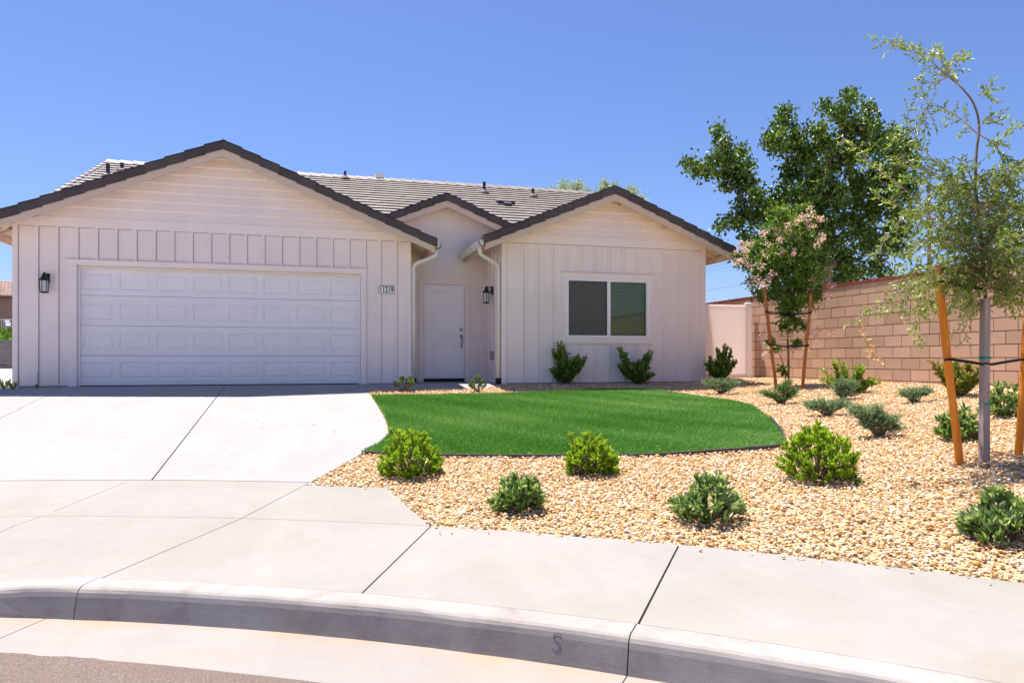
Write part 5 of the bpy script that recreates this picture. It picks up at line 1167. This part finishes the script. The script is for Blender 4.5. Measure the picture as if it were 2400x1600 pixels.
for zz, nm in ((fz1-.04, 'top_rail'), (fz0+.04, 'bottom_rail')):
    m = MB(); p = A0.copy(); p[2] = zz; m.bar(p, p+RV*14, .04, .05); m.build(nm, M['plastic'], fe)
m = MB()
for i in range(110):
    p = A0+RV*(i*.125); m.box(p[0]-.009, p[1]-.009, fz0+.04, p[0]+.009, p[1]+.009, fz1-.04)
tag(m.build('pickets', M['plastic'], fe), kind='stuff')
nh = empty('neighbour_house', at(-50, 773, 56), 'brown house with a pale pink tiled roof left of the garage', 'house')
m, o = across('wall', M['brownwall'], -330, 60, 697, 776, 56, 6, nh)
m, o = across('fascia', M['bender'], -335, 66, 692, 699, 55.5, .15, nh)
m = MB(); e0_ = at(-335, 693, 55.4); e1_ = at(68, 693, 55.4); W_ = np.linalg.norm((e1_-e0_)[:2]); ud = (e1_-e0_)/np.linalg.norm(e1_-e0_)
rh = at(0, 660, 60)[2]-e0_[2]
for j in range(11):
    for i in range(int(W_/.28)):
        b0 = e0_+ud*(i*.28)+FV*(4.6*j/11)+np.array([0, 0, rh*j/11]); b1 = b0+FV*(4.6/11*1.15)+np.array([0, 0, rh/11*1.0-.02])
        up0 = np.array([0, 0, .10]); m.hexa([b0, b0+ud*.27, b1+ud*.27, b1, b0+up0+ud*.05, b0+up0+ud*.22, b1+up0*.7+ud*.22, b1+up0*.7+ud*.05], rr.random())
m.build('roof', M['clay'], nh)
# white patio chair behind the fence
cp_ = at(27, 773, 49.4); ch = empty('patio_chair', cp_, 'white plastic patio chair beside the far picket fence', 'chair')
def cbx(name, x0, x1, y0, y1, z0, z1):
    m = MB(); pts = [cp_+RV*x+FV*y+np.array([0, 0, z]) for x, y, z in ((x0, y0, z0), (x1, y0, z0), (x1, y1, z0), (x0, y1, z0), (x0, y0, z1), (x1, y0, z1), (x1, y1, z1), (x0, y1, z1))]; m.hexa(pts); return m.build(name, M['plastic'], ch)
cbx('seat', -.22, .24, -.22, .24, .24, .28); 
m = MB(); pts = [cp_+RV*x+FV*y+np.array([0, 0, z]) for x, y, z in ((-.24, -.22, .28), (-.20, -.22, .28), (-.20, .24, .28), (-.24, .24, .28), (-.36, -.2, .66), (-.32, -.2, .68), (-.32, .22, .68), (-.36, .22, .66))]; m.hexa(pts); m.build('backrest', M['plastic'], ch)
for x, y in ((-.2, -.2), (.2, -.2), (-.2, .2), (.2, .2)): cbx('leg', x-.025, x+.025, y-.02, y+.02, -.02, .24)
for y in (-.24, .22): cbx('armrest', -.28, .22, y, y+.04, .44, .47)

# a little dry leaf litter under the trees and shrubs
rng = np.random.default_rng(404); P_ = []
for (u, v, n_, sp) in ((2310, 1120, 34, .7), (1860, 915, 14, .5), (1930, 1130, 10, .35), (970, 1120, 9, .3), (1400, 1110, 8, .3), (1250, 1200, 7, .3), (1660, 1225, 8, .35), (2180, 1200, 12, .8), (640, 1010, 3, .8)):
    c_ = gp(u, v)
    for q in range(n_):
        x_, y_ = c_[0]+rng.normal(0, sp), c_[1]+rng.normal(0, sp*.7); P_.append((x_, y_, zt(x_, y_)+.014))
P_ = np.array(P_); n_ = len(P_); tag(leaves('leaf_litter', P_, np.c_[rng.normal(0, 1, (n_, 2)), rng.normal(0, .2, n_)], rng.uniform(.03, .055, n_), rng.uniform(.012, .022, n_), M['dry'], rng.uniform(0, .6, n_), up=np.tile([0., 0, 1], (n_, 1))), 'dry brown leaves fallen on the gravel', 'leaf litter', kind='stuff')
